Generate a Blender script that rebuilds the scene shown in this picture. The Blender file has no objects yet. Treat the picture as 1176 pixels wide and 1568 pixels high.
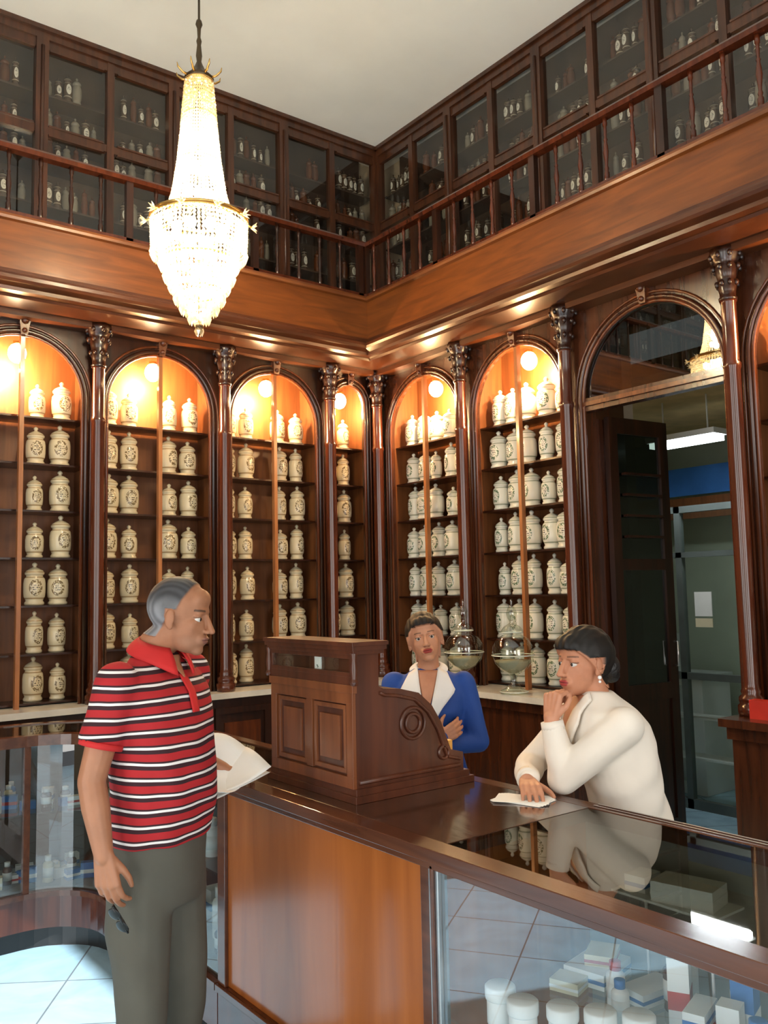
import bpy, bmesh, math, random
import numpy as np
from mathutils import Vector, Matrix
random.seed(7)
rng=np.random.RandomState(3)
S=bpy.context.scene
COL=S.collection
pi=math.pi

# ---------------------------------------------------------------- materials
def nm(name):
    m=bpy.data.materials.new(name); m.use_nodes=True
    nt=m.node_tree; nt.nodes.clear()
    out=nt.nodes.new('ShaderNodeOutputMaterial')
    return m,nt,out
def N(nt,t,**kw):
    n=nt.nodes.new(t)
    for k,v in kw.items():
        if k in n.inputs: n.inputs[k].default_value=v
        else: setattr(n,k,v)
    return n
def c4(c): return (c[0],c[1],c[2],1)
def plain(name,c,rough=.5,metal=0,var=.15,nscale=6,bump=0,bscale=60,emis=None,estr=0,coat=0):
    m,nt,out=nm(name)
    b=N(nt,'ShaderNodeBsdfPrincipled'); b.inputs['Roughness'].default_value=rough; b.inputs['Metallic'].default_value=metal
    b.inputs['Coat Weight'].default_value=coat
    tc=N(nt,'ShaderNodeTexCoord'); no=N(nt,'ShaderNodeTexNoise'); no.inputs['Scale'].default_value=nscale; no.inputs['Detail'].default_value=4
    nt.links.new(tc.outputs['Object'],no.inputs['Vector'])
    r=N(nt,'ShaderNodeValToRGB'); r.color_ramp.elements[0].position=.3; r.color_ramp.elements[1].position=.7
    r.color_ramp.elements[0].color=c4([x*(1-var) for x in c]); r.color_ramp.elements[1].color=c4([min(1,x*(1+var)) for x in c])
    nt.links.new(no.outputs['Fac'],r.inputs['Fac']); nt.links.new(r.outputs['Color'],b.inputs['Base Color'])
    if bump:
        n2=N(nt,'ShaderNodeTexNoise'); n2.inputs['Scale'].default_value=bscale; n2.inputs['Detail'].default_value=3
        nt.links.new(tc.outputs['Object'],n2.inputs['Vector'])
        bp=N(nt,'ShaderNodeBump'); bp.inputs['Strength'].default_value=bump; bp.inputs['Distance'].default_value=.01
        nt.links.new(n2.outputs['Fac'],bp.inputs['Height']); nt.links.new(bp.outputs['Normal'],b.inputs['Normal'])
    if emis:
        b.inputs['Emission Color'].default_value=c4(emis); b.inputs['Emission Strength'].default_value=estr
    nt.links.new(b.outputs[0],out.inputs[0]); return m
def wood(name,c1,c2,rough=.3,axis='z',scale=1.0,coat=.3):
    m,nt,out=nm(name)
    b=N(nt,'ShaderNodeBsdfPrincipled'); b.inputs['Roughness'].default_value=rough; b.inputs['Coat Weight'].default_value=coat; b.inputs['Coat Roughness'].default_value=.12
    tc=N(nt,'ShaderNodeTexCoord'); mp=N(nt,'ShaderNodeMapping')
    sc={'z':(14,14,1.2),'y':(14,1.2,14),'x':(1.2,14,14),'xy':(1.6,1.6,14)}[axis]
    mp.inputs['Scale'].default_value=[q*scale for q in sc]
    nt.links.new(tc.outputs['Object'],mp.inputs['Vector'])
    no=N(nt,'ShaderNodeTexNoise'); no.inputs['Scale'].default_value=1.5; no.inputs['Detail'].default_value=7; no.inputs['Distortion'].default_value=.8
    nt.links.new(mp.outputs[0],no.inputs['Vector'])
    r=N(nt,'ShaderNodeValToRGB'); r.color_ramp.elements[0].position=.32; r.color_ramp.elements[1].position=.68
    r.color_ramp.elements[0].color=c4(c1); r.color_ramp.elements[1].color=c4(c2)
    nt.links.new(no.outputs['Fac'],r.inputs['Fac']); nt.links.new(r.outputs['Color'],b.inputs['Base Color'])
    bp=N(nt,'ShaderNodeBump'); bp.inputs['Strength'].default_value=.06; bp.inputs['Distance'].default_value=.01
    nt.links.new(no.outputs['Fac'],bp.inputs['Height']); nt.links.new(bp.outputs['Normal'],b.inputs['Normal'])
    nt.links.new(b.outputs[0],out.inputs[0]); return m
def glass(name,tint=(.95,.97,.96),boost=0.0,rough=.0,rcol=(1,1,1)):
    m,nt,out=nm(name)
    tr=N(nt,'ShaderNodeBsdfTransparent'); tr.inputs[0].default_value=c4(tint)
    gl=N(nt,'ShaderNodeBsdfGlossy'); gl.inputs['Roughness'].default_value=rough; gl.inputs[0].default_value=c4(rcol)
    fr=N(nt,'ShaderNodeFresnel'); fr.inputs[0].default_value=1.5
    ge=N(nt,'ShaderNodeNewGeometry'); inv=N(nt,'ShaderNodeMath',operation='SUBTRACT'); inv.inputs[0].default_value=1; nt.links.new(ge.outputs['Backfacing'],inv.inputs[1])
    ad=N(nt,'ShaderNodeMath',operation='ADD'); ad.inputs[1].default_value=boost; ad.use_clamp=True
    nt.links.new(fr.outputs[0],ad.inputs[0])
    mu=N(nt,'ShaderNodeMath',operation='MULTIPLY'); nt.links.new(ad.outputs[0],mu.inputs[0]); nt.links.new(inv.outputs[0],mu.inputs[1])
    mx=N(nt,'ShaderNodeMixShader'); nt.links.new(mu.outputs[0],mx.inputs[0]); nt.links.new(tr.outputs[0],mx.inputs[1]); nt.links.new(gl.outputs[0],mx.inputs[2])
    nt.links.new(mx.outputs[0],out.inputs[0]); return m

W_DARK=wood('mahogany_dark',(.013,.0045,.0022),(.040,.011,.0045),.28)
W_RED=wood('mahogany_red',(.060,.014,.004),(.135,.032,.008),.25)
W_COL=wood('column_wood',(.045,.010,.004),(.10,.022,.008),.2)
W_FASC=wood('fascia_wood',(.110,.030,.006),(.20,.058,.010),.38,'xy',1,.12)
W_PANEL=wood('counter_panel_wood',(.26,.070,.013),(.37,.11,.022),.22,'z',.5)
W_RIM=wood('counter_rim_wood',(.065,.020,.009),(.11,.036,.016),.2,'y')
W_TOP=wood('counter_top_wood',(.036,.014,.008),(.063,.025,.013),.1,'y',1,.8)
W_LIT=wood('mullion_wood_lit',(.26,.09,.03),(.38,.15,.05),.35)  # mullion base colour lightened so the strip looks lit
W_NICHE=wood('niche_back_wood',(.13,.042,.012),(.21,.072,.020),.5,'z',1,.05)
W_GAL=wood('gallery_cabinet_wood',(.036,.012,.005),(.085,.027,.010),.3)
W_REG=wood('register_wood',(.055,.016,.008),(.10,.028,.012),.3)
W_REGP=wood('register_panel_wood',(.13,.038,.013),(.22,.070,.024),.3)
M_CEIL=plain('ceiling_plaster',(.88,.86,.80),.9,var=.04,nscale=2)
M_WALL=plain('wall_plaster',(.55,.45,.33),.9,var=.06)
M_MARB=plain('ledge_marble',(.62,.60,.55),.2,var=.15,nscale=5)
M_BRASS=plain('brass',(.75,.48,.16),.3,1,var=.1)
M_BLACK=plain('black_iron',(.012,.012,.012),.4)
M_DARKIN=plain('dark_interior',(.06,.036,.022),.7)
M_GLASS=glass('pane_glass',(.93,.96,.95))
M_GLASSU=glass('gallery_pane_glass',(.90,.90,.88),.03)
M_GLASSF=glass('showcase_glass',(.94,.96,.97),.14,0,(.86,.94,1))
M_GLASST=glass('counter_top_glass',(.55,.55,.50),.10,.015,(.75,.72,.66))
M_GLASSJ=glass('urn_glass',(.86,.90,.86),.10,.02)
M_PAPER=plain('paper',(.85,.84,.80),.8,var=.04)
M_STEEL=plain('steel',(.6,.6,.6),.3,1)
M_WHITE=plain('white_plastic',(.82,.82,.80),.4,var=.03)
M_SHADE=plain('case_floor_lining',(.28,.27,.25),.6,var=.1)
M_BLUEB=plain('blue_print',(.04,.16,.45),.4)
M_REDB=plain('red_print',(.5,.03,.02),.4)
M_BROWNB=plain('amber_glass',(.10,.03,.01),.15)
M_CREAM=plain('cream_card',(.75,.66,.45),.5)
def emit(name,c,s):
    m,nt,out=nm(name); e=N(nt,'ShaderNodeEmission'); e.inputs[0].default_value=c4(c); e.inputs[1].default_value=s
    nt.links.new(e.outputs[0],out.inputs[0]); return m

def jar_mat(name,base,deco,deco2,label=False):
    m,nt,out=nm(name)
    b=N(nt,'ShaderNodeBsdfPrincipled'); b.inputs['Roughness'].default_value=.16
    uv=N(nt,'ShaderNodeUVMap'); uv.uv_map='UVMap'
    sx=N(nt,'ShaderNodeSeparateXYZ'); nt.links.new(uv.outputs[0],sx.inputs[0])
    def M(op,a,bb=None,c=None):
        n=N(nt,'ShaderNodeMath',operation=op)
        for i,q in enumerate((a,bb,c)):
            if q is None: continue
            if isinstance(q,(int,float)): n.inputs[i].default_value=q
            else: nt.links.new(q,n.inputs[i])
        return n.outputs[0]
    X=sx.outputs[0]; Y=sx.outputs[1]
    dy=M('MULTIPLY',M('SUBTRACT',Y,.102),.8)
    L=M('SQRT',M('ADD',M('MULTIPLY',X,X),M('MULTIPLY',dy,dy)))
    tc=N(nt,'ShaderNodeTexCoord')
    no=N(nt,'ShaderNodeTexNoise'); no.inputs['Scale'].default_value=110; nt.links.new(tc.outputs['Object'],no.inputs['Vector'])
    if label: ring=M('LESS_THAN',L,.036)
    else:
        ring=M('LESS_THAN',M('ABSOLUTE',M('SUBTRACT',L,.031)),.007)
        ring=M('MULTIPLY',ring,M('GREATER_THAN',no.outputs['Fac'],.47))
    txt=M('LESS_THAN',M('ABSOLUTE',M('SUBTRACT',M('FLOORED_MODULO',Y,.012),.006)),.0028)
    txt=M('MULTIPLY',txt,M('LESS_THAN',L,.02)); txt=M('MULTIPLY',txt,M('GREATER_THAN',no.outputs['Fac'],.5))
    band=M('ADD',M('LESS_THAN',M('ABSOLUTE',M('SUBTRACT',Y,.040)),.0035),M('LESS_THAN',M('ABSOLUTE',M('SUBTRACT',Y,.160)),.003))
    band=M('ADD',band,M('LESS_THAN',M('ABSOLUTE',M('SUBTRACT',Y,.19)),.003))
    m1=N(nt,'ShaderNodeMix',data_type='RGBA'); m1.inputs[6].default_value=c4(base); m1.inputs[7].default_value=c4(deco); nt.links.new(M('MULTIPLY',ring,.9),m1.inputs[0])
    m2=N(nt,'ShaderNodeMix',data_type='RGBA'); nt.links.new(m1.outputs[2],m2.inputs[6]); m2.inputs[7].default_value=(.03,.02,.02,1); nt.links.new(txt,m2.inputs[0])
    m3=N(nt,'ShaderNodeMix',data_type='RGBA'); nt.links.new(m2.outputs[2],m3.inputs[6]); m3.inputs[7].default_value=c4(deco2); nt.links.new(M('MINIMUM',band,.75),m3.inputs[0])
    nt.links.new(m3.outputs[2],b.inputs['Base Color']); nt.links.new(b.outputs[0],out.inputs[0]); return m
M_JARL=jar_mat('porcelain_cream',(.66,.57,.38),(.12,.07,.02),(.26,.14,.04))
M_JARR=jar_mat('porcelain_daylit',(.74,.73,.63),(.05,.12,.05),(.15,.2,.1))  # green-decorated jars; base colour whitened to suggest daylight on the right wall
M_JARU=jar_mat('labelled_dark_bottle',(.07,.042,.025),(.80,.78,.70),(.5,.45,.35),True)

# ---------------------------------------------------------------- mesh builder
class MB:
    def __init__(s,T=None):
        s.v=[];s.f=[];s.m=[];s.sm=[];s.T=T or (lambda a,b,c:(a,b,c))
    def add(s,vs,fs,mi=0,sm=False):
        o=len(s.v); s.v+= [s.T(*p) for p in vs]
        for f in fs: s.f.append([o+i for i in f]); s.m.append(mi); s.sm.append(sm)
    def box(s,x0,y0,z0,x1,y1,z1,mi=0):
        if x0>x1:x0,x1=x1,x0
        if y0>y1:y0,y1=y1,y0
        vs=[(x0,y0,z0),(x1,y0,z0),(x1,y1,z0),(x0,y1,z0),(x0,y0,z1),(x1,y0,z1),(x1,y1,z1),(x0,y1,z1)]
        s.add(vs,[(0,3,2,1),(4,5,6,7),(0,1,5,4),(1,2,6,5),(2,3,7,6),(3,0,4,7)],mi)
    def lathe(s,prof,cx,cy,z0=0,seg=16,mi=0,sc=1.0,sm=True):
        vs=[];fs=[]
        for r,z in prof:
            r=max(r,.0004)
            for k in range(seg):
                a=2*pi*k/seg; vs.append((cx+r*sc*math.cos(a),cy+r*sc*math.sin(a),z0+z*sc))
        n=len(prof)
        for i in range(n-1):
            for k in range(seg):
                k2=(k+1)%seg; fs.append((i*seg+k,i*seg+k2,(i+1)*seg+k2,(i+1)*seg+k))
        fs.append(tuple(range(seg))[::-1]); fs.append(tuple((n-1)*seg+k for k in range(seg)))
        s.add(vs,fs,mi,sm)
    def tube(s,pts,rad,seg=8,mi=0,closed=False):
        pts=[Vector(p) for p in pts]; n=len(pts); vs=[];fs=[]
        rr=rad if isinstance(rad,(list,tuple)) else [rad]*n
        up=None
        for i in range(n):
            if closed: t=pts[(i+1)%n]-pts[i-1]
            else: t=pts[min(i+1,n-1)]-pts[max(i-1,0)]
            t.normalize()
            if up is None:
                up=Vector((0,0,1)) if abs(t.z)<.9 else Vector((1,0,0))
            u=(up-t*up.dot(t)).normalized(); up=u; w=t.cross(u)
            for k in range(seg):
                a=2*pi*k/seg; vs.append(tuple(pts[i]+(u*math.cos(a)+w*math.sin(a))*rr[i]))
        m=n if closed else n-1
        for i in range(m):
            j=(i+1)%n
            for k in range(seg):
                k2=(k+1)%seg; fs.append((i*seg+k,i*seg+k2,j*seg+k2,j*seg+k))
        if not closed:
            fs.append(tuple(range(seg))[::-1]); fs.append(tuple((n-1)*seg+k for k in range(seg)))
        s.add(vs,fs,mi,True)
    def prism(s,A,B,mi=0,sm=False):
        n=len(A); fs=[tuple(range(n))[::-1],tuple(n+i for i in range(n))]
        for i in range(n): j=(i+1)%n; fs.append((i,j,n+j,n+i))
        s.add(list(A)+list(B),fs,mi,sm)
    def sweep(s,stations,mi=0):
        n=len(stations[0]); vs=[p for st in stations for p in st]; fs=[]
        for i in range(len(stations)-1):
            for k in range(n):
                k2=(k+1)%n; fs.append((i*n+k,i*n+k2,(i+1)*n+k2,(i+1)*n+k))
        fs.append(tuple(range(n))[::-1]); fs.append(tuple((len(stations)-1)*n+k for k in range(n)))
        s.add(vs,fs,mi)
    def sphere(s,c,r,seg=12,mi=0,scale=(1,1,1)):
        prof=[(r*math.cos(a),r*math.sin(a)) for a in np.linspace(-pi/2,pi/2,seg//2+2)]
        vs=[];fs=[]
        for q,z in prof:
            q=max(q,.0002)
            for k in range(seg):
                a=2*pi*k/seg; vs.append((c[0]+q*math.cos(a)*scale[0],c[1]+q*math.sin(a)*scale[1],c[2]+z*scale[2]))
        n=len(prof)
        for i in range(n-1):
            for k in range(seg):
                k2=(k+1)%seg; fs.append((i*seg+k,i*seg+k2,(i+1)*seg+k2,(i+1)*seg+k))
        fs.append(tuple(range(seg))[::-1]); fs.append(tuple((n-1)*seg+k for k in range(seg)))
        s.add(vs,fs,mi,True)
    def obj(s,name,mats,parent=None,bevel=0,matrix=None):
        me=bpy.data.meshes.new(name); me.from_pydata(s.v,[],s.f)
        for m in mats: me.materials.append(m)
        me.polygons.foreach_set('material_index',s.m); me.polygons.foreach_set('use_smooth',s.sm)
        bm=bmesh.new(); bm.from_mesh(me); bmesh.ops.recalc_face_normals(bm,faces=bm.faces); bm.to_mesh(me); bm.free()
        ob=bpy.data.objects.new(name,me); COL.objects.link(ob)
        if parent: ob.parent=parent
        if matrix is not None: ob.matrix_local=matrix
        if bevel:
            b=ob.modifiers.new('bevel','BEVEL'); b.width=bevel; b.segments=2; b.limit_method='ANGLE'
        return ob
def empty(name,loc=(0,0,0),mat=None):
    e=bpy.data.objects.new(name,None); e.empty_display_size=.2; COL.objects.link(e)
    if mat is not None: e.matrix_world=mat
    else: e.location=loc
    return e
TB=lambda s_,d,z:(s_,5.3+d,z)
TR=lambda s_,d,z:(4.0+d,s_,z)
XMIN,YMIN=-2.6,-2.6
CZ=5.38

# ---------------------------------------------------------------- shell
def floor_mat():
    m,nt,out=nm('floor_tile_marble')
    b=N(nt,'ShaderNodeBsdfPrincipled'); b.inputs['Roughness'].default_value=.22
    tc=N(nt,'ShaderNodeTexCoord'); mp=N(nt,'ShaderNodeMapping'); mp.inputs['Rotation'].default_value=(0,0,.6)
    nt.links.new(tc.outputs['Object'],mp.inputs[0])
    br=N(nt,'ShaderNodeTexBrick'); br.offset=0; br.inputs['Scale'].default_value=1; br.inputs['Brick Width'].default_value=.4; br.inputs['Row Height'].default_value=.4; br.inputs['Mortar Size'].default_value=.004
    br.inputs['Color1'].default_value=(.40,.63,.77,1); br.inputs['Color2'].default_value=(.46,.68,.81,1); br.inputs['Mortar'].default_value=(.2,.24,.27,1)
    nt.links.new(mp.outputs[0],br.inputs['Vector'])
    no=N(nt,'ShaderNodeTexNoise'); no.inputs['Scale'].default_value=3; no.inputs['Detail'].default_value=8; no.inputs['Distortion'].default_value=2
    nt.links.new(tc.outputs['Object'],no.inputs[0])
    mx=N(nt,'ShaderNodeMix',data_type='RGBA',blend_type='MULTIPLY'); mx.inputs[0].default_value=.45
    nt.links.new(br.outputs[0],mx.inputs[6]); nt.links.new(no.outputs['Fac'],mx.inputs[7])
    nt.links.new(mx.outputs[2],b.inputs['Base Color']); nt.links.new(b.outputs[0],out.inputs[0]); return m
def simple(name,boxes,m,bevel=0,parent=None):
    b=MB()
    for q in boxes: b.box(*q)
    return b.obj(name,[m] if not isinstance(m,list) else m,parent,bevel)
simple('floor',[(XMIN-.2,YMIN-.2,-.1,7.4,6.6,0)],floor_mat())
simple('ceiling',[(XMIN-.2,YMIN-.2,CZ,4.9,6.1,CZ+.1)],M_CEIL)
simple('wall_back',[(XMIN-.2,5.86,0,4.75,6.0,CZ)],M_WALL)
simple('wall_right',[(4.56,YMIN,0,4.7,2.42,CZ),(4.56,3.43,0,4.7,5.86,CZ),(4.56,2.42,3.3,4.7,3.43,CZ)],M_WALL)
simple('wall_left',[(XMIN-.2,YMIN,3.4,XMIN,5.86,CZ),(XMIN-.2,YMIN,0,XMIN,-1.4,3.4),(XMIN-.2,.2,0,XMIN,1.4,3.4),(XMIN-.2,3.0,0,XMIN,5.86,3.4)],M_WALL)
simple('wall_front',[(XMIN,YMIN-.2,3.4,4.7,YMIN,CZ),(XMIN,YMIN-.2,0,-1.6,YMIN,3.4),(.4,YMIN-.2,0,1.4,YMIN,3.4),(3.2,YMIN-.2,0,4.7,YMIN,3.4)],M_WALL)

# ---------------------------------------------------------------- jars
JP=[(.046,0),(.054,.004),(.055,.014),(.047,.026),(.051,.036),(.058,.05),(.0605,.075),(.0605,.125),(.057,.15),(.046,.165),(.046,.172),(.053,.177),(.054,.188),(.044,.200),(.026,.212),(.011,.218),(.009,.223),(.015,.231),(.013,.240),(.004,.247)]
class Jars:
    def __init__(s): s.v=[];s.f=[];s.uv=[];s.m=[]
    def add(s,x,y,z,front,sc=1,mi=0,sr=1,seg=20):
        o=len(s.v)
        for r,h in JP:
            for k in range(seg):
                a=front+pi+2*pi*k/seg
                s.v.append((x+max(r*sr,.0004)*sc*math.cos(a),y+max(r*sr,.0004)*sc*math.sin(a),z+h*sc))
        n=len(JP)
        for i in range(n-1):
            for k in range(seg):
                k2=(k+1)%seg
                s.f.append((o+i*seg+k,o+i*seg+k2,o+(i+1)*seg+k2,o+(i+1)*seg+k)); s.m.append(mi)
                u0=(k/seg-.5)*2*pi*.06; u1=((k+1)/seg-.5)*2*pi*.06
                s.uv+= [u0,JP[i][1],u1,JP[i][1],u1,JP[i+1][1],u0,JP[i+1][1]]
        s.f.append(tuple(o+(n-1)*seg+k for k in range(seg))); s.m.append(mi); s.uv+=[0.2,.24]*seg
    def obj(s,name,mats):
        me=bpy.data.meshes.new(name); me.from_pydata(s.v,[],s.f)
        for m in mats: me.materials.append(m)
        me.polygons.foreach_set('material_index',s.m); me.polygons.foreach_set('use_smooth',[True]*len(s.f))
        u=me.uv_layers.new(name='UVMap'); u.data.foreach_set('uv',s.uv)
        ob=bpy.data.objects.new(name,me); COL.objects.link(ob); return ob
SH=[1.02+.295*k for k in range(7)]

# ---------------------------------------------------------------- arcade cabinets
COLP=[(.062,0),(.066,.02),(.066,.05),(.055,.06),(.06,.075),(.06,.09),(.045,.105),(.050,.12),(.043,.135),(.040,.16),(.043,.9),(.041,1.75),(.046,1.76),(.046,1.78),(.040,1.79),(.038,2.1),(.045,2.11),(.047,2.125),(.040,2.135),(.042,2.16),(.052,2.20),(.046,2.215),(.050,2.24),(.064,2.285),(.056,2.30),(.062,2.32),(.078,2.345),(.080,2.36),(.080,2.385)]
def column(b,s_,d,z0=1.0,mi=0,mi2=1):
    b.lathe(COLP[:17],s_,d,z0,18,mi); b.lathe(COLP[16:],s_,d,z0,18,mi2)
    for k in range(8):
        a=2*pi*k/8
        for (rr,zz,q) in ((.052,2.20,.014),(.066,2.285,.015),(.078,2.345,.014)):
            b.sphere((s_+rr*math.cos(a),d+rr*math.sin(a),z0+zz),q,6,mi2,(1,1,1.3))
def arch(b,s0,s1,z0,zs_top=3.275,top=3.38,edge=.075,mi=0,mil=1):
    lo,hi=min(s0,s1),max(s0,s1); c=(lo+hi)/2; w=(hi-lo)/2-edge; zs=zs_top-w
    b.box(lo,.17,z0,c-w,.21,top,mi); b.box(c+w,.17,z0,hi,.21,top,mi)
    n=20
    for i in range(n):
        a0=pi*i/n;a1=pi*(i+1)/n
        p0=(c+w*math.cos(a0),zs+w*math.sin(a0)); p1=(c+w*math.cos(a1),zs+w*math.sin(a1))
        A=[(p0[0],.17,p0[1]),(p0[0],.17,top),(p1[0],.17,top),(p1[0],.17,p1[1])]
        B=[(q[0],.21,q[2]) for q in A]; b.prism(A,B,mi)
    for (dr,rr,dd,mm) in ((-.004,.011,.168,mil),(.018,.015,.163,mi),(.052,.009,.168,mil)):
        pts=[(c-w-dr,dd,z0)]+[(c-(w+dr)*math.cos(a),dd,zs+(w+dr)*math.sin(a)) for a in np.linspace(0,pi,25)]+[(c+w+dr,dd,z0)]
        b.tube(pts,rr,8,mm)
    A=[(c-.035,.12,top-.005),(c+.035,.12,top-.005),(c+.02,.14,zs_top-.01),(c-.02,.14,zs_top-.01)]
    b.prism(A,[(q[0],.17,q[2]) for q in A],mil); b.sphere((c,.125,top-.03),.024,8,mil); b.sphere((c,.135,zs_top+.015),.017,8,mil)
    return c,w,zs
BB=[4.1,3.65,2.765,1.876,.985,.095,-.795,-1.685,-2.575]
BR=[5.4,4.43,3.474]; BR2=[2.373,1.30,.25,-.8,-1.85]
jl=Jars(); jr=Jars()
lamps=[]
def niches(b,bounds,T,jars,front,lit,mjar,skip_far=99):
    for i in range(len(bounds)-1):
        s0,s1=bounds[i],bounds[i+1]
        c,w,zs=arch(b,s0,s1,1.0)
        W=abs(s1-s0)
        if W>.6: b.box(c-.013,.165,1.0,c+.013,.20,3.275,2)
        lo,hi=min(s0,s1),max(s0,s1)
        for k,z in enumerate(SH):
            b.box(lo+.02,.265,z-.012,hi-.02,.49,z,3)
        if i<=skip_far:
            for z in SH:
                xs=[c-w+.078,c-w+.078+.150,c+w-.078-.150,c+w-.078] if W>.6 else [c-.07,c+.07]
                if W>.94: xs=[c-.355,c-.222,c-.088,c+.088,c+.222,c+.355]
                for x in xs:
                    x+=random.uniform(-.006,.006)
                    P=T(x,.345+random.uniform(0,.03),z)
                    sc=random.choice([1.09,1.09,1.05,.99,.92,1.11])
                    jars.add(P[0],P[1],P[2]+.0005,front+random.uniform(-.3,.3),sc,mjar,random.choice([1.03,1,.93,.84]))
        if i in lit: lamps.append((T(c,.30,3.185 if W>.6 else 3.17),T(c,.235,3.06),W))
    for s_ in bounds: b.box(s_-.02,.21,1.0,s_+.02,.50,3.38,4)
    lo,hi=min(bounds),max(bounds)
    b.box(lo,.50,1.0,hi,.53,3.38,4); b.box(lo,.2,3.36,hi,.53,3.385,4)
    for s_ in bounds: column(b,s_,.10,1.0,5,6)
def base(b,s0,s1,T_ledge_d=0.0,panel=.44):
    b.box(s0,.06,0,s1,.5,.09,7); b.box(s0,.04,.09,s1,.5,.96,0)
    n=max(1,int(abs(s1-s0)/panel)); st=(s1-s0)/n
    for i in range(n):
        a=s0+st*i; e=a+st
        sg=1 if st>0 else -1
        for (u0,u1,z0,z1) in ((a+sg*.03,e-sg*.03,.14,.18),(a+sg*.03,e-sg*.03,.86,.90),(a+sg*.03,a+sg*.07,.18,.86),(e-sg*.07,e-sg*.03,.18,.86)):
            b.box(u0,.022,z0,u1,.04,z1,0)
        b.box(a+sg*.10,.03,.24,e-sg*.10,.04,.80,1)
CM=[W_DARK,W_RED,W_LIT,W_DARK,W_NICHE,W_COL,W_DARK,M_BLACK,M_MARB]
b=MB(TB); niches(b,BB,TB,jl,-pi/2,(0,1,2,3,4),0,6); base(b,XMIN+.05,4.03)
b.box(XMIN+.02,0.0,.962,4.0,.52,1.0,8)
b.obj('apothecary_wall_cabinet',CM)
CMR=[wood('cabinet_brown_wood',(.030,.009,.004),(.075,.021,.008),.25),W_RED,W_LIT,W_DARK,W_NICHE,W_COL,W_DARK,M_BLACK,M_MARB]
b=MB(TR); niches(b,BR,TR,jr,pi,(0,1),0); base(b,3.474-.05,5.30)
b.box(3.42,-.10,.962,5.299,.0,1.0,8); b.box(3.42,0,.962,5.8,.52,1.0,8); b.box(3.42,-.06,.90,5.25,.04,.962,0); b.box(3.42,-.03,.0,5.29,.04,.90,0)
b.obj('apothecary_wall_cabinet.001',CMR)
b=MB(TR); niches(b,BR2,TR,jr,pi,(0,),0,2); base(b,2.42,-2.5)
b.box(-2.5,-.10,.962,2.44,.52,1.0,0); b.box(-2.5,-.06,.90,2.42,.04,.962,0); b.box(-2.5,-.03,0,2.41,.04,.9,0)
b.obj('apothecary_wall_cabinet.002',CMR)
jl.obj('porcelain_apothecary_jars',[M_JARL]); jr.obj('porcelain_apothecary_jars.001',[M_JARR])

M_BULB=emit('warm_bulb',(1,.80,.50),60)
for (P,Q,W) in lamps:
    b=MB(); b.lathe([(.004,.08),(.026,.075),(.026,.055),(.018,.05)],0,0,0,10,1); b.sphere((0,0,0),.055,16,0,(1,1,1.15))
    o=b.obj('niche_lamp',[M_BULB,M_BRASS]); o.location=P
    for (off,e) in ((Vector(Q)-Vector(P),34 if W>.6 else 18),(Vector((Vector(P)-Vector(Q)).xy.to_3d())*1.2+Vector((0,0,-.06)),30 if W>.6 else 16)):
        l=bpy.data.lights.new('niche_lamp_light','POINT'); l.energy=e; l.color=(1,.60,.26); l.shadow_soft_size=.02
        lo=bpy.data.objects.new('niche_light',l); COL.objects.link(lo); lo.parent=o; lo.location=off

# ---------------------------------------------------------------- door bay
b=MB(TR)
c,w,zs=arch(b,3.474,2.373,0.0,3.275,3.38,.075,0,1)
b.box(c-w,.17,2.72,c+w,.235,2.80,0); b.box(c-w,.155,2.75,c+w,.17,2.775,1)
for (lo,hi) in ((2.373,c-w),(c+w,3.474)): b.box(lo,.21,0,hi,.56,3.38,0)
pts=[(c+(w-.02)*math.cos(a),.195,2.80+(w-.02)*math.sin(a)) for a in np.linspace(0,pi,25)]
b.prism([(p[0],.19,p[2]) for p in pts],[(p[0],.195,p[2]) for p in pts],2)
b.obj('door_1_frame',[CMR[0],W_RED,glass('fanlight_glass',(.30,.31,.29),.14)])
bb=MB()
bb.box(0,-.02,.02,.07,.02,2.70,0); bb.box(.45,-.02,.02,.52,.02,2.70,0)
for z0,z1 in ((.02,.22),(.95,1.05),(1.75,1.82),(2.60,2.70)): bb.box(.07,-.02,z0,.45,.02,z1,0)
bb.box(.07,-.008,.22,.45,.008,.95,0); bb.box(.07,-.004,1.05,.45,.004,2.60,1); bb.tube([(.48,-.03,1.3),(.48,-.06,1.3),(.48,-.06,1.15),(.48,-.03,1.15)],.007,6,2)
for k in range(4): bb.box(.1,-.045,1.95+.13*k,.42,-.012,1.965+.13*k,0)
o=bb.obj('door_1_leaf',[W_DARK,glass('door_leaf_glass',(.2,.22,.2),.06),M_STEEL]); o.location=(4.33,3.36,0); o.rotation_euler=(0,0,math.radians(-6))
M_BRW=plain('back_room_paint',(.36,.40,.30),.8,var=.05)
simple('wall_back_room',[(4.7,5.6,0,7.2,5.7,3.1),(7.1,1.6,0,7.2,5.6,3.1),(4.7,1.5,0,7.2,1.6,3.1)],M_BRW)
simple('ceiling_back_room',[(4.7,1.5,3.0,7.2,5.7,3.1)],plain('back_room_ceiling',(.62,.42,.18),.9))
b=MB()
for (y0,y1) in ((3.3,3.35),(3.86,3.91),(4.46,4.51)): b.box(5.8,y0,0,5.85,y1,2.25,0)
for (z0,z1) in ((0,.07),(.95,1.0),(1.86,1.9),(2.2,2.25)): b.box(5.8,3.35,z0,5.85,4.46,z1,0)
for z in (.35,.65): b.box(5.86,3.35,z,6.05,4.46,z+.015,1)
b.box(5.82,3.35,.07,5.825,4.46,2.2,2)
b.obj('glass_partition',[plain('grey_aluminium',(.13,.15,.14),.4,.4),M_WHITE,M_GLASS])
simple('door_notice',[(5.79,3.62,1.42,5.797,3.76,1.60)],M_PAPER); simple('door_notice.001',[(5.79,3.62,1.34,5.797,3.76,1.405)],M_CREAM)
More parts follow.
